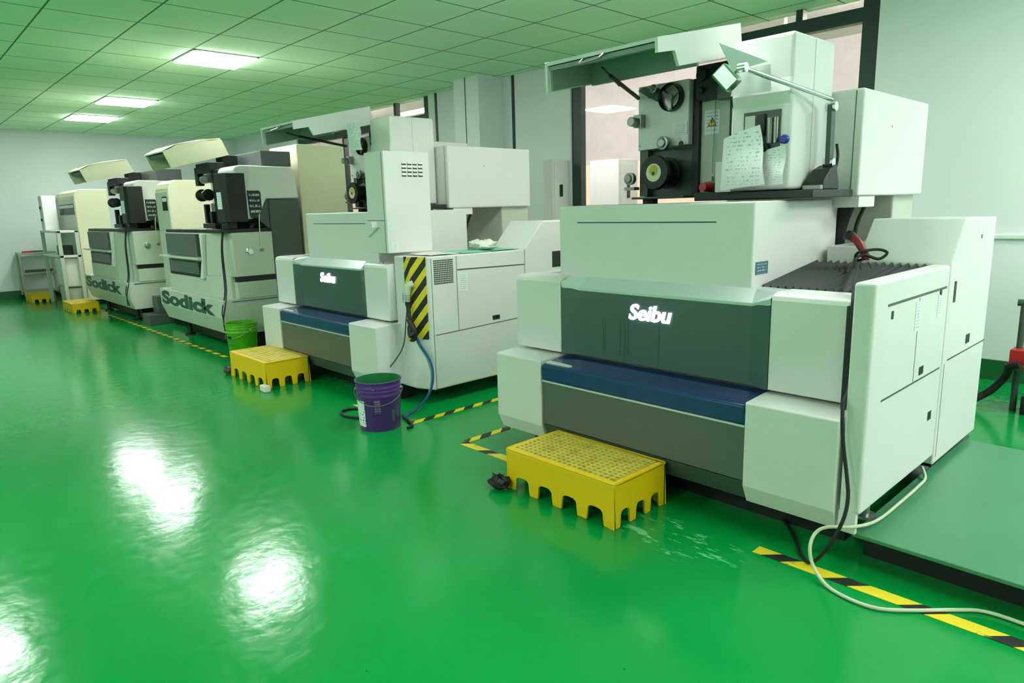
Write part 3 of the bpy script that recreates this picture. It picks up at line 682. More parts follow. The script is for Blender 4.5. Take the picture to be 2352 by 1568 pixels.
    MB().box(X(-8.22), X(-8.05), Y(3.06), Y(3.17), 1.45, 1.53).build('box_connector', BLACK, T, 0.006)
    q = MB().tube([(X(-8.12), Y(3.04), 1.5), (X(-8.10), Y(2.99), 1.2), (X(-8.03), Y(2.96), 0.75), (X(-7.96), Y(2.87), 0.45), (X(-7.93), Y(2.86), 0.3)], 0.008, 8)
    q.tube([(X(-8.14), Y(3.04), 1.5), (X(-8.11), Y(2.98), 1.2), (X(-8.05), Y(2.95), 0.75), (X(-7.99), Y(2.87), 0.5), (X(-7.88), Y(2.87), 0.3)], 0.007, 8)
    q.build('drain_hose', RUBBER, T, 0, True)
    MB().tube([(X(-7.99), Y(3.42), 1.62), (X(-7.97), Y(3.40), 1.5), (X(-7.985), Y(3.40), 1.2)], 0.006, 6).build('thin_cable', BEIGE, T, 0, True)
    # wire feed
    c = MB().box(X(-8.66), X(-8.48), Y(3.16), Y(3.5), 1.45, 2.15)
    c.box(X(-9.05), X(-8.6), Y(3.12), Y(3.3), 2.12, 2.24); c.box(X(-9.12), X(-9.02), Y(3.12), Y(3.2), 1.98, 2.2)
    c.build('feed_column', BLACK, T, 0.008)
    MB().lathe([(0.05, 0), (0.05, 0.26)], (X(-8.92), Y(3.15), 2.05), 'x', 16).build('feed_roller', STEEL, T, 0, True)
    s2 = MB().lathe([(0.075, 0), (0.075, 0.03), (0.05, 0.035), (0.05, 0.22), (0.07, 0.225), (0.07, 0.25)], (X(-8.95), Y(3.12), 1.86), 'x', 20).build('wire_spool', BLACK, T, 0, True)
    MB().lathe([(0.014, -0.1), (0.014, 0.02)], (X(-8.95), Y(3.12), 1.865), 'x', 10).build('spindle', STEEL, s2)
    q = MB().box(X(-8.95), X(-8.55), Y(3.1), Y(3.3), 1.46, 1.52).box(X(-8.92), X(-8.86), Y(3.12), Y(3.18), 1.52, 1.75).box(X(-8.75), X(-8.68), Y(3.12), Y(3.2), 1.52, 1.66)
    q.build('lower_arm', BLACK, T, 0.006)
    # top box and raised hood
    MB().box(X(-9.1), X(-8.1), Y(3.55), Y(3.92), 2.175, 2.35).build('top_box', DGREY, T, 0.006)
    hx1, hx0 = -8.75, -9.47
    pr = P([(2.665, 2.366), (2.81, 2.448), (3.10, 2.512), (3.35, 2.54), (3.44, 2.345), (2.745, 2.172)])
    H = MB().prism(pr, 'x', X(hx1) - 0.02, X(hx1)).prism(pr, 'x', X(hx0), X(hx0) + 0.02)
    for i in (0, 1, 2, 3):
        (a, b), (e, f) = pr[i], pr[i + 1]
        n = Vector((f - b, -(e - a))).normalized() * 0.015
        H.prism([(a, b), (e, f), (e + n.x, f + n.y), (a + n.x, b + n.y)], 'x', X(hx0), X(hx1))
    hood = H.build('raised_hood', CREAM, T, 0.004)
    MB().prism(P([(2.70, 2.345), (2.82, 2.425), (3.33, 2.515), (3.34, 2.49), (2.84, 2.395), (2.73, 2.30)]), 'x', X(hx0) + 0.022, X(hx1) - 0.022).prism(P([(2.95, 2.24), (2.96, 2.24), (2.96, 2.44), (2.95, 2.44)]), 'x', X(hx0) + 0.022, X(hx1) - 0.022).build('hood_lining', DGREEN, hood)
    MB().box(X(-9.0), X(-8.8), Y(3.36), Y(3.6), 2.2, 2.34).build('hood_hinge', BLACK, T)
    # pedestal foot at the right end
    if s != 1.0: MB().box(X(-8.0) + 0.03, X(-8.0) + 0.42, Y(3.05), Y(3.45), 0.0, 0.16).box(X(-8.0) + 0.1, X(-8.0) + 0.36, Y(3.2), Y(3.45), 0.16, 0.42).build('hose_tray', DGREEN, T, 0.008)
    return T
old_machine(-8.0, 1.0, 0.0, 'older cream wire cutting machine beside the lime green bucket')
old_machine(-11.62, 1.16, -0.10, 'farthest cream wire cutting machine, nearest to the left wall')

# tall power cabinets standing at the rear left of machines
def power_cabinet(x0, x1, y0, y1, h, label, m, split=None, rounded=False):
    t = thing('power_cabinet', ((x0 + x1) / 2, (y0 + y1) / 2, 0), label, 'cabinet', 'tall power cabinets')
    b = MB()
    if rounded: b.prism([(y0, 0.1), (y0, h - 0.12), (y0 + 0.03, h - 0.05), (y0 + 0.10, h), (y1, h), (y1, 0.1)], 'x', x0, x1)
    else: b.box(x0, x1, y0, y1, 0.1, h)
    b = b.build('cabinet_body', m, t, 0.01, seg=3)
    MB().box(x0 + 0.04, x1 - 0.04, y0 + 0.04, y1 - 0.04, 0, 0.1).build('plinth_and_shade', BLACK, t)
    if split:
        MB().box(x0 + 0.01, x1 - 0.01, y0 - 0.012, y0, split + 0.01, h - 0.16).build('door', GREYP, t, 0.004)
        MB().box(x0 + 0.01, x1 - 0.01, y0 - 0.012, y0, 0.14, split - 0.01).build('door', GREYP, t, 0.004)
        MB().box(x0 + 0.30, x1 - 0.06, y0 - 0.014, y0 - 0.011, 1.70, 1.90).build('meter_window', BLACK, t)
        MB().box(x0 + 0.32, x1 - 0.08, y0 - 0.016, y0 - 0.013, 1.83, 1.88).build('printed_label', LABEL_XZ, t)
    return t
power_cabinet(-8.87, -8.1, 4.01, 4.66, 2.445, 'tall plain cream cabinet behind the second white machine', CREAM)
power_cabinet(-11.18, -10.6, 3.24, 3.85, 2.13, 'tall cabinet with small meter window between the two cream machines', CREAM, 1.41, True)
power_cabinet(-16.5, -14.85, 2.90, 3.45, 2.16, 'tall rounded cabinet with meter window left of the farthest machine', CREAM, 1.41, True)

# filter rack and trolley by the left wall
t = thing('filter_rack', (-15.6, 2.7, 0), 'white filter rack with a tank and tall column before the farthest cabinet', 'filter unit')
for x in (-16.3, -14.78):
    for y in (2.56, 2.84): MB().box(x - 0.03, x + 0.03, y - 0.03, y + 0.03, 0, 1.42).build('rack_post', GREYP, t, 0.004)
for z in (0.93, 1.38): MB().box(-16.33, -14.75, 2.53, 2.87, z, z + 0.04).build('shelf', WHITE, t, 0.003)
MB().box(-15.55, -14.85, 2.57, 2.86, 0.38, 0.92).build('filter_tank', WHITE, t, 0.03, seg=3)
MB().box(-15.5, -14.9, 2.58, 2.84, 0.04, 0.36).build('lower_tank', GREYP, t, 0.03, seg=3)
MB().box(-15.35, -15.0, 2.6, 2.8, 0.97, 1.14).build('dark_box', BLACK, t, 0.01)
MB().box(-16.25, -15.95, 2.56, 2.80, 1.42, 2.08).build('upright_column', WHITE, t, 0.02)
for z in (1.62, 1.85): MB().lathe([(0.025, -0.02), (0.025, 0.0)], (-16.1, 2.56, z), 'y', 12).build('small_dial', BLACK, t)

t = thing('trolley', (-17.42, 2.55, 0), 'three-tier steel trolley against the left wall', 'trolley')
for x in (-17.62, -17.22):
    for y in (2.25, 2.87): MB().tube([(x, y, 0.08), (x, y, 0.97)], 0.022, 10, smooth=0).build('corner_post', TROLLEY, t, 0, True)
for z in (0.93, 0.52, 0.14): MB().box(-17.62, -17.22, 2.25, 2.87, z, z + 0.035).build('shelf', TROLLEY, t, 0.006)
for x in (-17.62, -17.22):
    for y in (2.25, 2.87): MB().lathe([(0.04, -0.015), (0.04, 0.015)], (x, y, 0.04), 'x', 14).build('castor', BLACK, t)
for lab, x, y, z, sx, sy, sz, m in (('green hand tool lying on the top shelf of the trolley', -17.40, 2.6, 0.9665, 0.05, 0.12, 0.03, TINGREEN), ('red hand tool lying on the top shelf of the trolley', -17.35, 2.42, 0.9665, 0.04, 0.10, 0.03, RED), ('dark workpiece lying on the middle shelf of the trolley', -17.40, 2.58, 0.5565, 0.12, 0.24, 0.045, DGREEN)):
    o = MB().prism([(x - sx, y - sy), (x + sx * 0.4, y - sy * 1.1), (x + sx, y), (x + sx * 0.3, y + sy), (x - sx * 0.7, y + sy * 0.8)], 'z', z, z + sz).build('hand_tool' if m is not DGREEN else 'workpiece', m, None, 0.006)
    tag(o, lab, 'tool' if m is not DGREEN else 'workpiece')

# ------------------------------------------------------------------ yellow plastic steps
def pallet(x0, y0, w, dpt, hgt, label, detail=True):
    t = thing('plastic_step', (x0 + w / 2, y0 + dpt / 2, 0), label, 'step', 'yellow plastic steps')
    def side(n, L, h, hole, leg):
        """outline of a side wall with n arched openings"""
        pts = [(0, h), (0, 0)]; gap = (L - leg * (n + 1)) / n
        x = leg
        for i in range(n):
            for k in range(9):
                a = PI - PI * k / 8
                cx = x + gap / 2; pts.append((cx + gap / 2 * math.copysign(abs(math.cos(a)) ** 0.6, math.cos(a)), (hole * 0.45 + hole * 0.55 * abs(math.sin(a)) ** 0.6) if k not in (0, 8) else hole * 0.45))
                if k == 0: pts.insert(len(pts) - 1, (x - leg * 0.08, 0))
                if k == 8: pts.append((x + gap + leg * 0.08, 0))
            x += gap + leg
        pts += [(L, 0), (L, h)]
        return pts
    s = MB(); th = 0.016
    nf, ns = (4, 3)
    F = side(nf, w, hgt - 0.012, hgt * 0.36, 0.075); G = side(ns, dpt, hgt - 0.012, hgt * 0.36, 0.055)
    s.prism([(x0 + a, b) for a, b in F], 'y', y0, y0 + th); s.prism([(x0 + a, b) for a, b in F], 'y', y0 + dpt - th, y0 + dpt)
    s.prism([(y0 + a, b) for a, b in G], 'x', x0, x0 + th); s.prism([(y0 + a, b) for a, b in G], 'x', x0 + w - th, x0 + w)
    s.build('skirt', YELLOW, t, 0.004)
    # deck with real holes
    dk = MB(); nx, ny = (20, 11) if detail else (16, 9); mg = 0.03
    r = 0.0118; sxp = (w - 2 * mg) / nx; syp = (dpt - 2 * mg) / ny; z1, z0 = hgt, hgt - 0.012
    for i in range(nx):
        for j in range(ny):
            a0, a1 = x0 + mg + i * sxp, x0 + mg + (i + 1) * sxp; b0, b1 = y0 + mg + j * syp, y0 + mg + (j + 1) * syp
            cx, cy = (a0 + a1) / 2, (b0 + b1) / 2
            outer = [(a1, cy), (a1, b1), (cx, b1), (a0, b1), (a0, cy), (a0, b0), (cx, b0), (a1, b0)]
            if nx % 2 == 0 and i in (nx // 2 - 1, nx // 2) and False: continue
            rr = r * random.uniform(0.85, 1.15)
            inner = [(cx + rr * 1.15 * math.cos(k * PI / 4), cy + rr * math.sin(k * PI / 4)) for k in range(8)]
            O = [dk.bm.verts.new((u, v, z1)) for u, v in outer]; I = [dk.bm.verts.new((u, v, z1)) for u, v in inner]
            J = [dk.bm.verts.new((u, v, z0)) for u, v in inner]
            for k in range(8):
                l = (k + 1) % 8
                dk._f((O[k], O[l], I[l], I[k]), 0); dk._f((I[k], I[l], J[l], J[k]), 0)
    dk.build('perforated_deck', DECK, t)
    b = MB(); o = 0.0
    b.box(x0, x0 + w, y0, y0 + mg, z0, z1); b.box(x0, x0 + w, y0 + dpt - mg, y0 + dpt, z0, z1)
    b.box(x0, x0 + mg, y0 + mg, y0 + dpt - mg, z0, z1); b.box(x0 + w - mg, x0 + w, y0 + mg, y0 + dpt - mg, z0, z1)
    b.build('deck_border', YELLOW, t, 0.004)
    MB().box(x0 + 0.017, x0 + w - 0.017, y0 + 0.017, y0 + dpt - 0.017, hgt - 0.06, hgt - 0.045).build('hole_shade_sheet', BLACK, t)  # black sheet added so the deck holes look shaded
    return t
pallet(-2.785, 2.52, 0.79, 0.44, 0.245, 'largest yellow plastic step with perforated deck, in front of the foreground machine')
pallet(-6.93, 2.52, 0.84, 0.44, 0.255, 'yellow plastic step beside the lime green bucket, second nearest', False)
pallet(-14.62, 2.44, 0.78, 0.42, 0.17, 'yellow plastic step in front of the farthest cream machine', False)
pallet(-17.06, 2.22, 0.66, 0.42, 0.17, 'smallest yellow plastic step beside the steel trolley', False)

def crumple(name, c, r, flat, m, label, cat, seed=1):
    rnd = random.Random(seed); b = MB(); n, k = 16, 9; rings = []
    for i in range(k):
        a = PI * (i + 0.02) / (k - 0.96) ; ring = []
        for j in range(n):
            q = 2 * PI * j / n; rr = r * (1 + rnd.uniform(-0.28, 0.28))
            ring.append((c[0] + rr * 1.3 * math.sin(a) * math.cos(q), c[1] + rr * math.sin(a) * math.sin(q), max(0.0, c[2] + flat * rr * (1 - math.cos(a)))))
        rings.append(ring)
    o = b.loft(rings).build(name, m, None, 0, True); return tag(o, label, cat)
crumple('plastic_bag', (-2.80, 2.47, 0.003), 0.05, 0.8, BLACK, 'crumpled black plastic bag at the left corner of the largest yellow step', 'bag', 3)
crumple('rag', (-7.03, 2.52, 0.003), 0.04, 0.9, DGREEN, 'small dark rag at the left end of the step beside the lime bucket', 'rag', 5)
o = MB().box(-6.10, -5.98, 2.455, 2.512, 0.0, 0.06).build('foam_block', CLOTH, None, 0.01); tag(o, 'small white block at the front corner of the step beside the lime bucket', 'block')

# ------------------------------------------------------------------ buckets
def bucket(c, r0, r1, h, m, inner, label, rings, handle_a):
    t = thing('bucket', (c[0], c[1], 0), label, 'bucket')
    pr = [(r0 - 0.004, 0), (r0, 0.008)]
    for z0, bulge in rings:
        rr = lerp(r0, r1, z0 / h); pr += [(rr, z0), (rr + bulge, z0 + 0.006), (rr + bulge, z0 + 0.016), (lerp(r0, r1, (z0 + 0.022) / h), z0 + 0.022)]
    pr += [(r1, h - 0.012), (r1 + 0.008, h - 0.010), (r1 + 0.008, h), (r1 - 0.004, h)]
    MB().lathe(pr, (c[0], c[1], 0), 'z', 40, 0, False).lathe([(0.001, 0.0), (r0 - 0.004, 0)], (c[0], c[1], 0), 'z', 40, 0, False).build('bucket_body', m, t, 0, True)
    MB().lathe([(r1 - 0.004, h), (r0 - 0.006, 0.03), (0.001, 0.03)], (c[0], c[1], 0), 'z', 40, 0, False).build('lining', inner, t, 0, True)
    hp = []
    for k in range(13):
        a = PI * k / 12; u = (r1 + 0.012) * math.cos(a); 
        ca, sa = math.cos(handle_a), math.sin(handle_a)
        w = -(r1 + 0.012) * math.sin(a) * 0.98
        hp.append((c[0] + u * ca - w * sa, c[1] + u * sa + w * ca, h - 0.07 - 0.10 * math.sin(a)))
    MB().tube(hp, 0.0035, 6, smooth=2).build('wire_handle', STEEL, t, 0, True)
    for sgn in (1, -1):
        a = handle_a + (0 if sgn > 0 else PI)
        MB().lathe([(0.018, 0), (0.014, 0.012)], (c[0] + (r1 - 0.006) * math.cos(a), c[1] + (r1 - 0.006) * math.sin(a), h - 0.075), 'z', 12).build('handle_ear', STEEL, t)
    return t
PB = (-4.345, 2.65)
tb = bucket(PB, 0.152, 0.168, 0.375, PURPLE, TINGREEN, 'purple metal bucket with white label standing in front of the second white machine', ((0.255, 0.004), (0.29, 0.004), (0.315, 0.004)), 0.9)
def wrap_label(name, c, r0, r1, h, a0, a1, z0, z1, m, par, eps=0.0015):
    MB().grid(lambda u, v: (c[0] + (lerp(r0, r1, lerp(z0, z1, v) / h) + eps) * math.cos(lerp(a0, a1, u)), c[1] + (lerp(r0, r1, lerp(z0, z1, v) / h) + eps) * math.sin(lerp(a0, a1, u)), lerp(z0, z1, v)), 10, 2).build(name, m, par)
LABR = printed_mat('bucket_label_print', (1, 2), 9, ink=rgb(70, 90, 110))
LABR2 = printed_mat('bucket_print_gold', (0, 2), 6, base=rgb(86, 44, 128), ink=rgb(196, 170, 110), density=0.5)
wrap_label('white_label', PB, 0.152, 0.168, 0.375, -2.22, -1.30, 0.035, 0.235, LABR, tb)
wrap_label('gold_print', PB, 0.152, 0.168, 0.375, -0.80, -0.50, 0.14, 0.25, LABR2, tb)
wrap_label('dark_label', PB, 0.152, 0.168, 0.375, 0.02, 0.20, 0.07, 0.16, DGREEN, tb)
MB().lathe([(0.012, 0), (0.012, 0.004)], (PB[0] + 0.118, PB[1] - 0.118, 0.325), 'z', 12).build('silver_stud', STEEL, tb)
GB = (-7.80, 3.0)
tg = bucket(GB, 0.150, 0.172, 0.40, LIME, LIME, 'lime green plastic bucket collecting hoses beside the older cream machine', ((0.29, 0.006), (0.33, 0.006), (0.355, 0.004)), 0.2)
wrap_label('dark_label', GB, 0.150, 0.172, 0.40, -1.55, -1.15, 0.22, 0.26, BLACK, tg)
wrap_label('dirty_stain', GB, 0.150, 0.172, 0.40, -1.6, -0.95, 0.14, 0.17, LABR2 if False else mat('green_scuff', rgb(70, 140, 40), 0.6, var=0.3, scale=30), tg)

# ------------------------------------------------------------------ floor tape, plate, cables
def tape(x0, x1, y0, y1, m, label):
    o = MB().box(x0, x1, y0, y1, 0.0005, 0.0025).build('hazard_tape', m); return tag(o, label, 'floor tape', 'hazard tapes on the floor')
tape(-13.1, -7.85, 2.81, 2.86, HAZ_F, 'long hazard tape on the floor before the two cream machines')
tape(-5.02, -4.86, 2.80, 2.86, HAZ_X, 'short worn scrap of yellow tape left of the purple bucket')
tape(-3.585, -2.30, 2.80, 2.865, HAZ_X, 'yellow and black tape running under the largest yellow step')
tape(-1.40, 1.2, 2.795, 2.865, HAZ_X, 'yellow and black tape in the right foreground under the beige cable loop')
tape(-3.615, -3.555, 2.87, 3.35, HAZ_Y, 'short yellow and black tape beside the left end of the foreground machine')
tape(-4.255, -4.195, 2.82, 4.1, HAZ_Y, 'yellow and black tape along the right side of the second white machine')

pt = thing('floor_plate', (-0.3, 4.0, 0), 'raised grey green floor plate right of the foreground machine', 'floor plate')
PLM = mat('grey_green_plate', rgb(70, 138, 100), 0.28, var=0.08, scale=3)
MB().box(-1.04, 2.2, 2.995, 4.70, 0.132, 0.15).build('plate_top', PLM, pt, 0.003)
MB().box(-1.03, 2.1, 3.12, 4.66, 0.0, 0.132).build('shade_support', BLACK, pt)  # black block carries the plate and stands in for the shade beneath

def cable(name, pts, r, m, label, cat='cable', n=8):
    o = MB().tube(pts, r, n).build(name, m, None, 0, True); return tag(o, label, cat)
cable('power_cable', [(-1.03, 3.90, 0.20), (-0.995, 3.838, 0.165), (-0.99, 3.70, 0.160), (-0.99, 3.46, 0.160), (-0.995, 3.16, 0.165), (-1.02, 2.95, 0.20), (-1.10, 2.87, 0.20), (-1.136, 2.835, 0.170), (-1.135, 2.788, 0.120), (-1.109, 2.772, 0.050), (-1.028, 2.723, 0.012), (-0.921, 2.690, 0.010), (-0.816, 2.702, 0.010), (-0.716, 2.784, 0.010), (-0.602, 2.900, 0.010), (-0.515, 2.965, 0.010), (-0.35, 2.97, 0.010), (0.1, 2.96, 0.010)], 0.0075, BEIGE, 'long beige cable looping over the tape in the right foreground')
gun = thing('spray_gun', (-1.42, 3.93, 1.25), 'red handled spray gun with coiled black hose lying on the black bellows', 'spray gun')
MB().tube([(-1.40, 3.93, 1.275), (-1.405, 3.93, 1.31), (-1.44, 3.93, 1.365), (-1.475, 3.94, 1.40)], 0.021, 12).build('grip', REDDARK, gun, 0, True)
MB().tube([(-1.475, 3.94, 1.395), (-1.495, 3.94, 1.415), (-1.505, 3.93, 1.385)], 0.022, 10).build('nozzle_head', BLACK, gun, 0, True)
HOSE = [(-1.40, 3.93, 1.285), (-1.435, 3.90, 1.275), (-1.415, 3.86, 1.32), (-1.344, 3.93, 1.335), (-1.30, 3.95, 1.317), (-1.33, 3.92, 1.285), (-1.39, 3.88, 1.308), (-1.42, 3.84, 1.285), (-1.388, 3.78, 1.265), (-1.33, 3.62, 1.245), (-1.238, 3.349, 1.215), (-1.195, 3.24, 1.195), (-1.147, 3.11, 1.15), (-1.128, 3.085, 0.957), (-1.12, 3.06, 0.79), (-1.095, 2.94, 0.735), (-1.078, 2.92, 0.592), (-1.045, 2.905, 0.432), (-1.03, 2.89, 0.345), (-1.035, 2.86, 0.25), (-1.08, 2.83, 0.12), (-1.15, 2.85, 0.02), (-1.215, 2.90, 0.011), (-1.27, 2.98, 0.011), (-1.36, 3.10, 0.011), (-1.46, 3.22, 0.011)]
MB().tube(HOSE, 0.008, 8).build('hose', RUBBER, gun, 0, True)
cable('ground_cable', [(-1.15, 4.90, 0.03), (-1.0, 4.78, 0.012), (-0.8, 4.82, 0.012), (-0.5, 4.95, 0.012), (0.2, 5.1, 0.012), (1.0, 5.15, 0.012)], 0.012, STEEL, 'grey cable running right from the rear foot of the foreground machine')
# second machine plug and hoses
pg = thing('plug_cable', (-4.60, 3.17, 0.8), 'white plug and black cord clipped on the striped panel', 'plug')
MB().tube([(-4.60, 3.195, 1.02), (-4.625, 3.16, 1.0), (-4.64, 3.15, 0.93), (-4.645, 3.15, 0.88)], 0.03, 12).build('plug_body', GREYP, pg, 0, True)
q = MB()
for k in range(5): q.lathe([(0.034, 0), (0.034, 0.008)], (-4.644, 3.15, 0.875 + k * 0.016), 'z', 14)
q.build('plug_ring', CHROME, pg)
MB().tube([(-4.645, 3.15, 0.875), (-4.62, 3.15, 0.80), (-4.60, 3.14, 0.74), (-4.57, 3.16, 0.66), (-4.56, 3.16, 0.60), (-4.575, 3.15, 0.56)], 0.016, 10).build('cord', RUBBER, pg, 0, True)
MB().tube([(-4.61, 3.14, 0.735), (-4.585, 3.14, 0.69), (-4.555, 3.15, 0.63), (-4.58, 3.13, 0.60), (-4.60, 3.15, 0.66)], 0.022, 10).build('cord_coil', BLACK, pg, 0, True)
cable('blue_hose', [(-4.565, 3.17, 0.60), (-4.54, 3.19, 0.52), (-4.46, 3.22, 0.40), (-4.40, 3.20, 0.27), (-4.39, 3.14, 0.13), (-4.40, 3.02, 0.04), (-4.40, 2.93, 0.013), (-4.35, 2.86, 0.012)], 0.011, BLUEHOSE, 'blue hose dropping from the striped panel to the floor', 'hose')
cable('pale_hose', [(-4.58, 3.17, 0.60), (-4.555, 3.18, 0.52), (-4.49, 3.215, 0.40), (-4.44, 3.21, 0.27), (-4.42, 3.16, 0.13), (-4.42, 3.05, 0.02)], 0.006, TEAL, 'thin pale hose beside the blue hose below the striped panel', 'hose')
cable('black_hose', [(-4.42, 2.90, 0.012), (-4.30, 2.86, 0.012), (-4.14, 2.80, 0.012), (-4.12, 2.74, 0.012)], 0.010, RUBBER, 'black hose on the floor behind the purple bucket, right side', 'hose')
cable('floor_hose', [(-4.52, 2.72, 0.012), (-4.62, 2.63, 0.012), (-4.75, 2.58, 0.012), (-4.86, 2.60, 0.012), (-4.90, 2.68, 0.012), (-4.84, 2.76, 0.012), (-4.70, 2.79, 0.012), (-4.5, 2.84, 0.012)], 0.011, RUBBER, 'black hose looped on the floor left of the purple bucket', 'hose')
cable('grey_cord', [(-4.66, 3.17, 0.86), (-4.70, 3.17, 0.70), (-4.74, 3.16, 0.50), (-4.80, 3.10, 0.36), (-4.90, 2.99, 0.20), (-4.95, 2.93, 0.10), (-4.88, 2.87, 0.012), (-4.7, 2.87, 0.012)], 0.006, DGREY, 'thin grey cord swinging from plug panel down behind the purple bucket')

# cloth and sheet on the second machine's side cabinet
o = MB().grid(lambda u, v: (lerp(-4.80, -4.475, u), lerp(3.62, 4.28, v) , 1.2445 + 0.003 * math.sin(9 * u + 7 * v)), 8, 12).build('plastic_sheet', TEAL, None, 0, True, thick=0.002)
tag(o, 'mint green sheet laid over the side cabinet of the second white machine', 'sheet')
o = MB().grid(lambda u, v: (lerp(-4.85, -4.49, u), lerp(3.60, 3.30, v), 1.2435 + 0.003 * math.sin(11 * u + 5 * v) + 0.003), 6, 8).build('plastic_sheet', CLOTH, None, 0, True, thick=0.002)
tag(o, 'white sheet lying in front of the mint green sheet on the side cabinet', 'sheet')
crumple('cloth_rag', (-4.66, 4.02, 1.246), 0.11, 0.36, CLOTH, 'crumpled white cloth lying on the mint green sheet', 'cloth', 11)

# ------------------------------------------------------------------ work lamp and papers on the foreground machine
lp = thing('work_lamp', (-1.615, 3.85, 1.657), 'jointed chrome work lamp standing at the head of the foreground machine', 'lamp')
MB().prism([(3.74, 1.657), (3.94, 1.657), (3.94, 1.70), (3.90, 1.79), (3.82, 1.765), (3.74, 1.70)], 'x', -1.665, -1.57).build('lamp_base', BLACK, lp, 0.006)
MB().box(-1.665, -1.57, 3.70, 3.738, 1.657, 1.68).build('clamp_plate', STEEL, lp, 0.003)
MB().prism([(3.855, 1.79), (3.905, 1.79), (3.895, 2.10), (3.845, 2.10)], 'x', -1.617, -1.593).build('lower_arm', DGREEN, lp, 0, True)
MB().tube([(-1.59, 3.93, 1.90), (-1.585, 3.94, 1.82), (-1.60, 3.92, 1.70)], 0.008, 8).build('lamp_cord', BLACK, lp, 0, True)
for p in ((-1.605, 3.88, 1.80), (-1.605, 3.87, 2.09)):
    MB().lathe([(0.024, -0.026), (0.024, 0.026)], p, 'x', 16).build('joint', CHROME, lp, 0, True)
ARM_E = (-1.744, 3.17, 2.230)
MB().tube([(-1.60, 3.855, 2.125), ARM_E], 0.012, 12, smooth=0).build('upper_arm', CHROME, lp, 0, True)
MB().lathe([(0.022, -0.02), (0.022, 0.02)], ARM_E, 'x', 16).build('joint', CHROME, lp, 0, True)
def shade():
    b = MB(); c = Vector((-1.815, 3.15, 2.19)); ax = Vector((-0.45, -0.1, -0.40)).normalized()
    u = Vector((0.62, 0.2, -0.70)); u = (u - ax * u.dot(ax)).normalized(); w = ax.cross(u)
    rings = []
    for h, k in ((-0.045, 0.78), (-0.04, 1.0), (0.035, 1.0)):
        rings.append([tuple(c + ax * h + u * (0.055 * k * a) + w * (0.04 * k * e)) for a, e in ((1, 1), (-1, 1), (-1.0, -1), (1.0, -1))])
    b.loft(rings); return b, [tuple(c + ax * 0.0355 + u * (0.05 * a) + w * (0.036 * e)) for a, e in ((1, 1), (-1, 1), (-1, -1), (1, -1))], ax
b, lens, ax = shade()
sh_o = b.build('lamp_shade', CHROME, lp, 0.006)
f = MB(); f.loft([lens, [tuple(Vector(p) + ax * 0.004) for p in lens]]); f.build('lamp_lens', TINGREEN, sh_o)  # lens coloured green for the green light falling on it
MB().tube([ARM_E, (-1.785, 3.165, 2.215)], 0.010, 8, smooth=0).build('lamp_neck', STEEL, lp)

def sheet(name, corners, bow, m, label, n=10, fold=None):
    """curved paper: bilinear patch between 4 corners (bl, br, tr, tl) bulging toward -y"""
    bl, br, tr, tl = [Vector(c) for c in corners]
    def f(u, v):
        p = (bl * (1 - u) + br * u) * (1 - v) + (tl * (1 - u) + tr * u) * v
        return (p.x, p.y - bow * math.sin(PI * u) * (0.4 + 0.6 * v) - 0.012 * math.sin(2.2 * PI * v) * u, p.z)
    o = MB().grid(f, n, n).build(name, m, None, 0, True, thick=0.0006); return tag(o, label, 'paper', 'papers on the machines')
sheet('drawing_sheet', [(-2.035, 3.50, 1.668), (-1.775, 3.50, 1.69), (-1.83, 3.535, 2.0), (-2.04, 3.53, 1.945)], 0.02, PRINT_XZ, 'large printed paper stuck low on the head of the foreground machine')
sheet('drawing_sheet', [(-1.79, 3.55, 1.685), (-1.70, 3.55, 1.69), (-1.70, 3.56, 1.888), (-1.83, 3.56, 1.865)], 0.008, PRINT_XZ, 'narrow printed paper tucked behind the large one, under the blue knob')
# folded sheet near the top
fs = thing('folded_paper', (-1.9, 3.55, 2.15), 'folded white paper with triangular flap on upper head of foreground machine', 'paper', 'papers on the machines')
MB().grid(lambda u, v: (lerp(lerp(-2.02, -1.79, u), lerp(-2.0, -1.80, u), v), 3.555 - 0.008 * math.sin(PI * u), lerp(lerp(2.168, 2.165, u), lerp(2.30, 2.30, u), v)), 8, 8).build('lower_sheet', mat('glossy_film', rgb(190, 200, 194), 0.18, var=0.25, scale=14), fs, 0, True, thick=0.0006)
fl = MB(); vs = [fl.bm.verts.new(p) for p in ((-2.035, 3.44, 2.43), (-1.80, 3.53, 2.31), (-1.985, 3.50, 2.285))]
fl._f(vs, 0); fl.build('folded_flap', PAPERP, fs, thick=0.0006)
sheet('drawing_sheet', [(-5.875, 3.44, 2.17), (-5.645, 3.44, 2.165), (-5.73, 3.47, 2.42), (-5.955, 3.47, 2.425)], 0.02, PRINT_XZ, 'printed paper hanging from the hood of the second white machine')

# ------------------------------------------------------------------ small things at the back
lk = thing('wall_cabinet', (-6.45, 6.93, 0), 'narrow grey steel cabinet with black handle left of the big window', 'cabinet')
b = MB().box(-6.56, -6.41, 6.76, WB - 0.002, 0.0, 2.22).build('cabinet_body', LOCKERM, lk, 0.006)
MB().box(-6.4095, -6.405, 6.80, WB - 0.01, 0.1, 2.18).build('door', LOCKERM, lk, 0.002)
MB().box(-6.405, -6.395, 6.90, 6.96, 1.74, 1.90).build('handle', BLACK, lk, 0.004)
lk = thing('steel_locker', (-6.9, 9.1, 0), 'pale locker with black handle seen through the big window', 'locker')
MB().box(-7.45, -6.86, 8.75, 9.25, 0.0, 2.32).build('locker_body', LOCKERM, lk, 0.008)
MB().box(-6.859, -6.85, 8.80, 9.22, 0.08, 2.28).build('door', LOCKERM, lk, 0.004)
MB().box(-6.85, -6.835, 8.95, 9.02, 1.72, 1.98).build('handle', BLACK, lk, 0.004)
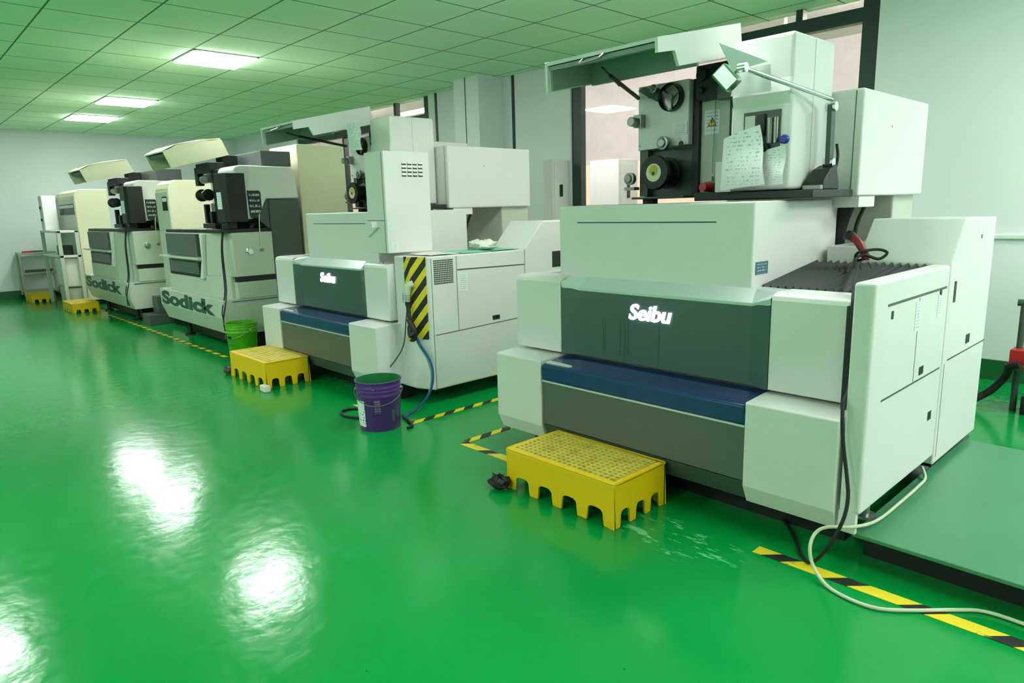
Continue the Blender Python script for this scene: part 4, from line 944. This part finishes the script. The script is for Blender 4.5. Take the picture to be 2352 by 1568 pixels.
# stand at the right edge of the picture
st = thing('tool_stand', (-0.85, 6.2, 0), 'dark metal stand with red holder by the right wall edge', 'stand')
q = MB()
for x in (-1.06, -0.66): q.tube([(x, 6.15, 0.0), (x, 6.15, 0.82)], 0.022, 10, smooth=0)
q.tube([(-1.10, 6.15, 0.82), (-0.62, 6.15, 0.82)], 0.026, 10, smooth=0)
q.build('stand_post', DGREEN, st, 0, True)
MB().box(-1.12, -0.60, 6.02, 6.30, 0.33, 0.37).build('shelf', RUST, st, 0.004)
MB().box(-1.10, -0.96, 6.05, 6.2, 0.37, 0.48).build('red_holder', RED, st, 0.006)
MB().box(-1.0, -0.62, 6.05, 6.28, 0.0, 0.14).build('lower_box', BLACK, st, 0.006)
cable('drain_hose', [(-1.40, 5.4, 0.04), (-1.38, 5.9, 0.045), (-1.30, 6.05, 0.06), (-1.20, 6.1, 0.14), (-1.12, 6.1, 0.26), (-1.08, 6.02, 0.36), (-1.02, 6.0, 0.385)], 0.028, RUBBER, 'thick black hose between the foreground machine and the red holder stand', 'hose')

# ------------------------------------------------------------------ camera, world, view
cam = bpy.data.cameras.new('camera'); co = bpy.data.objects.new('camera', cam); COL.objects.link(co)
yaw, pitch, roll = 0.82203673, 0.19241619, 0.02671347
fw = Vector((-math.sin(yaw) * math.cos(pitch), math.cos(yaw) * math.cos(pitch), -math.sin(pitch)))
rt = Vector((math.cos(yaw), math.sin(yaw), 0)); dn = fw.cross(rt)
r2 = rt * math.cos(roll) + dn * math.sin(roll); d2 = -rt * math.sin(roll) + dn * math.cos(roll)
R = Matrix((r2, -d2, -fw)).transposed()
co.matrix_world = Matrix.Translation((0, 0, 1.6)) @ R.to_4x4()
cam.sensor_fit = 'HORIZONTAL'; cam.sensor_width = 36.0; cam.lens = 36.0 * 1566.057 / 2352.0
cam.clip_start = 0.05
sc = bpy.context.scene; sc.camera = co
w = bpy.data.worlds.new('world'); sc.world = w; w.use_nodes = True
w.node_tree.nodes['Background'].inputs[0].default_value = (0.8, 0.9, 1.0, 1); w.node_tree.nodes['Background'].inputs[1].default_value = 0.3
sc.view_settings.view_transform = 'Standard'; sc.view_settings.look = 'None'
sc.view_settings.exposure = 0.78; sc.view_settings.gamma = 1.0; sc.view_settings.use_curve_mapping = False
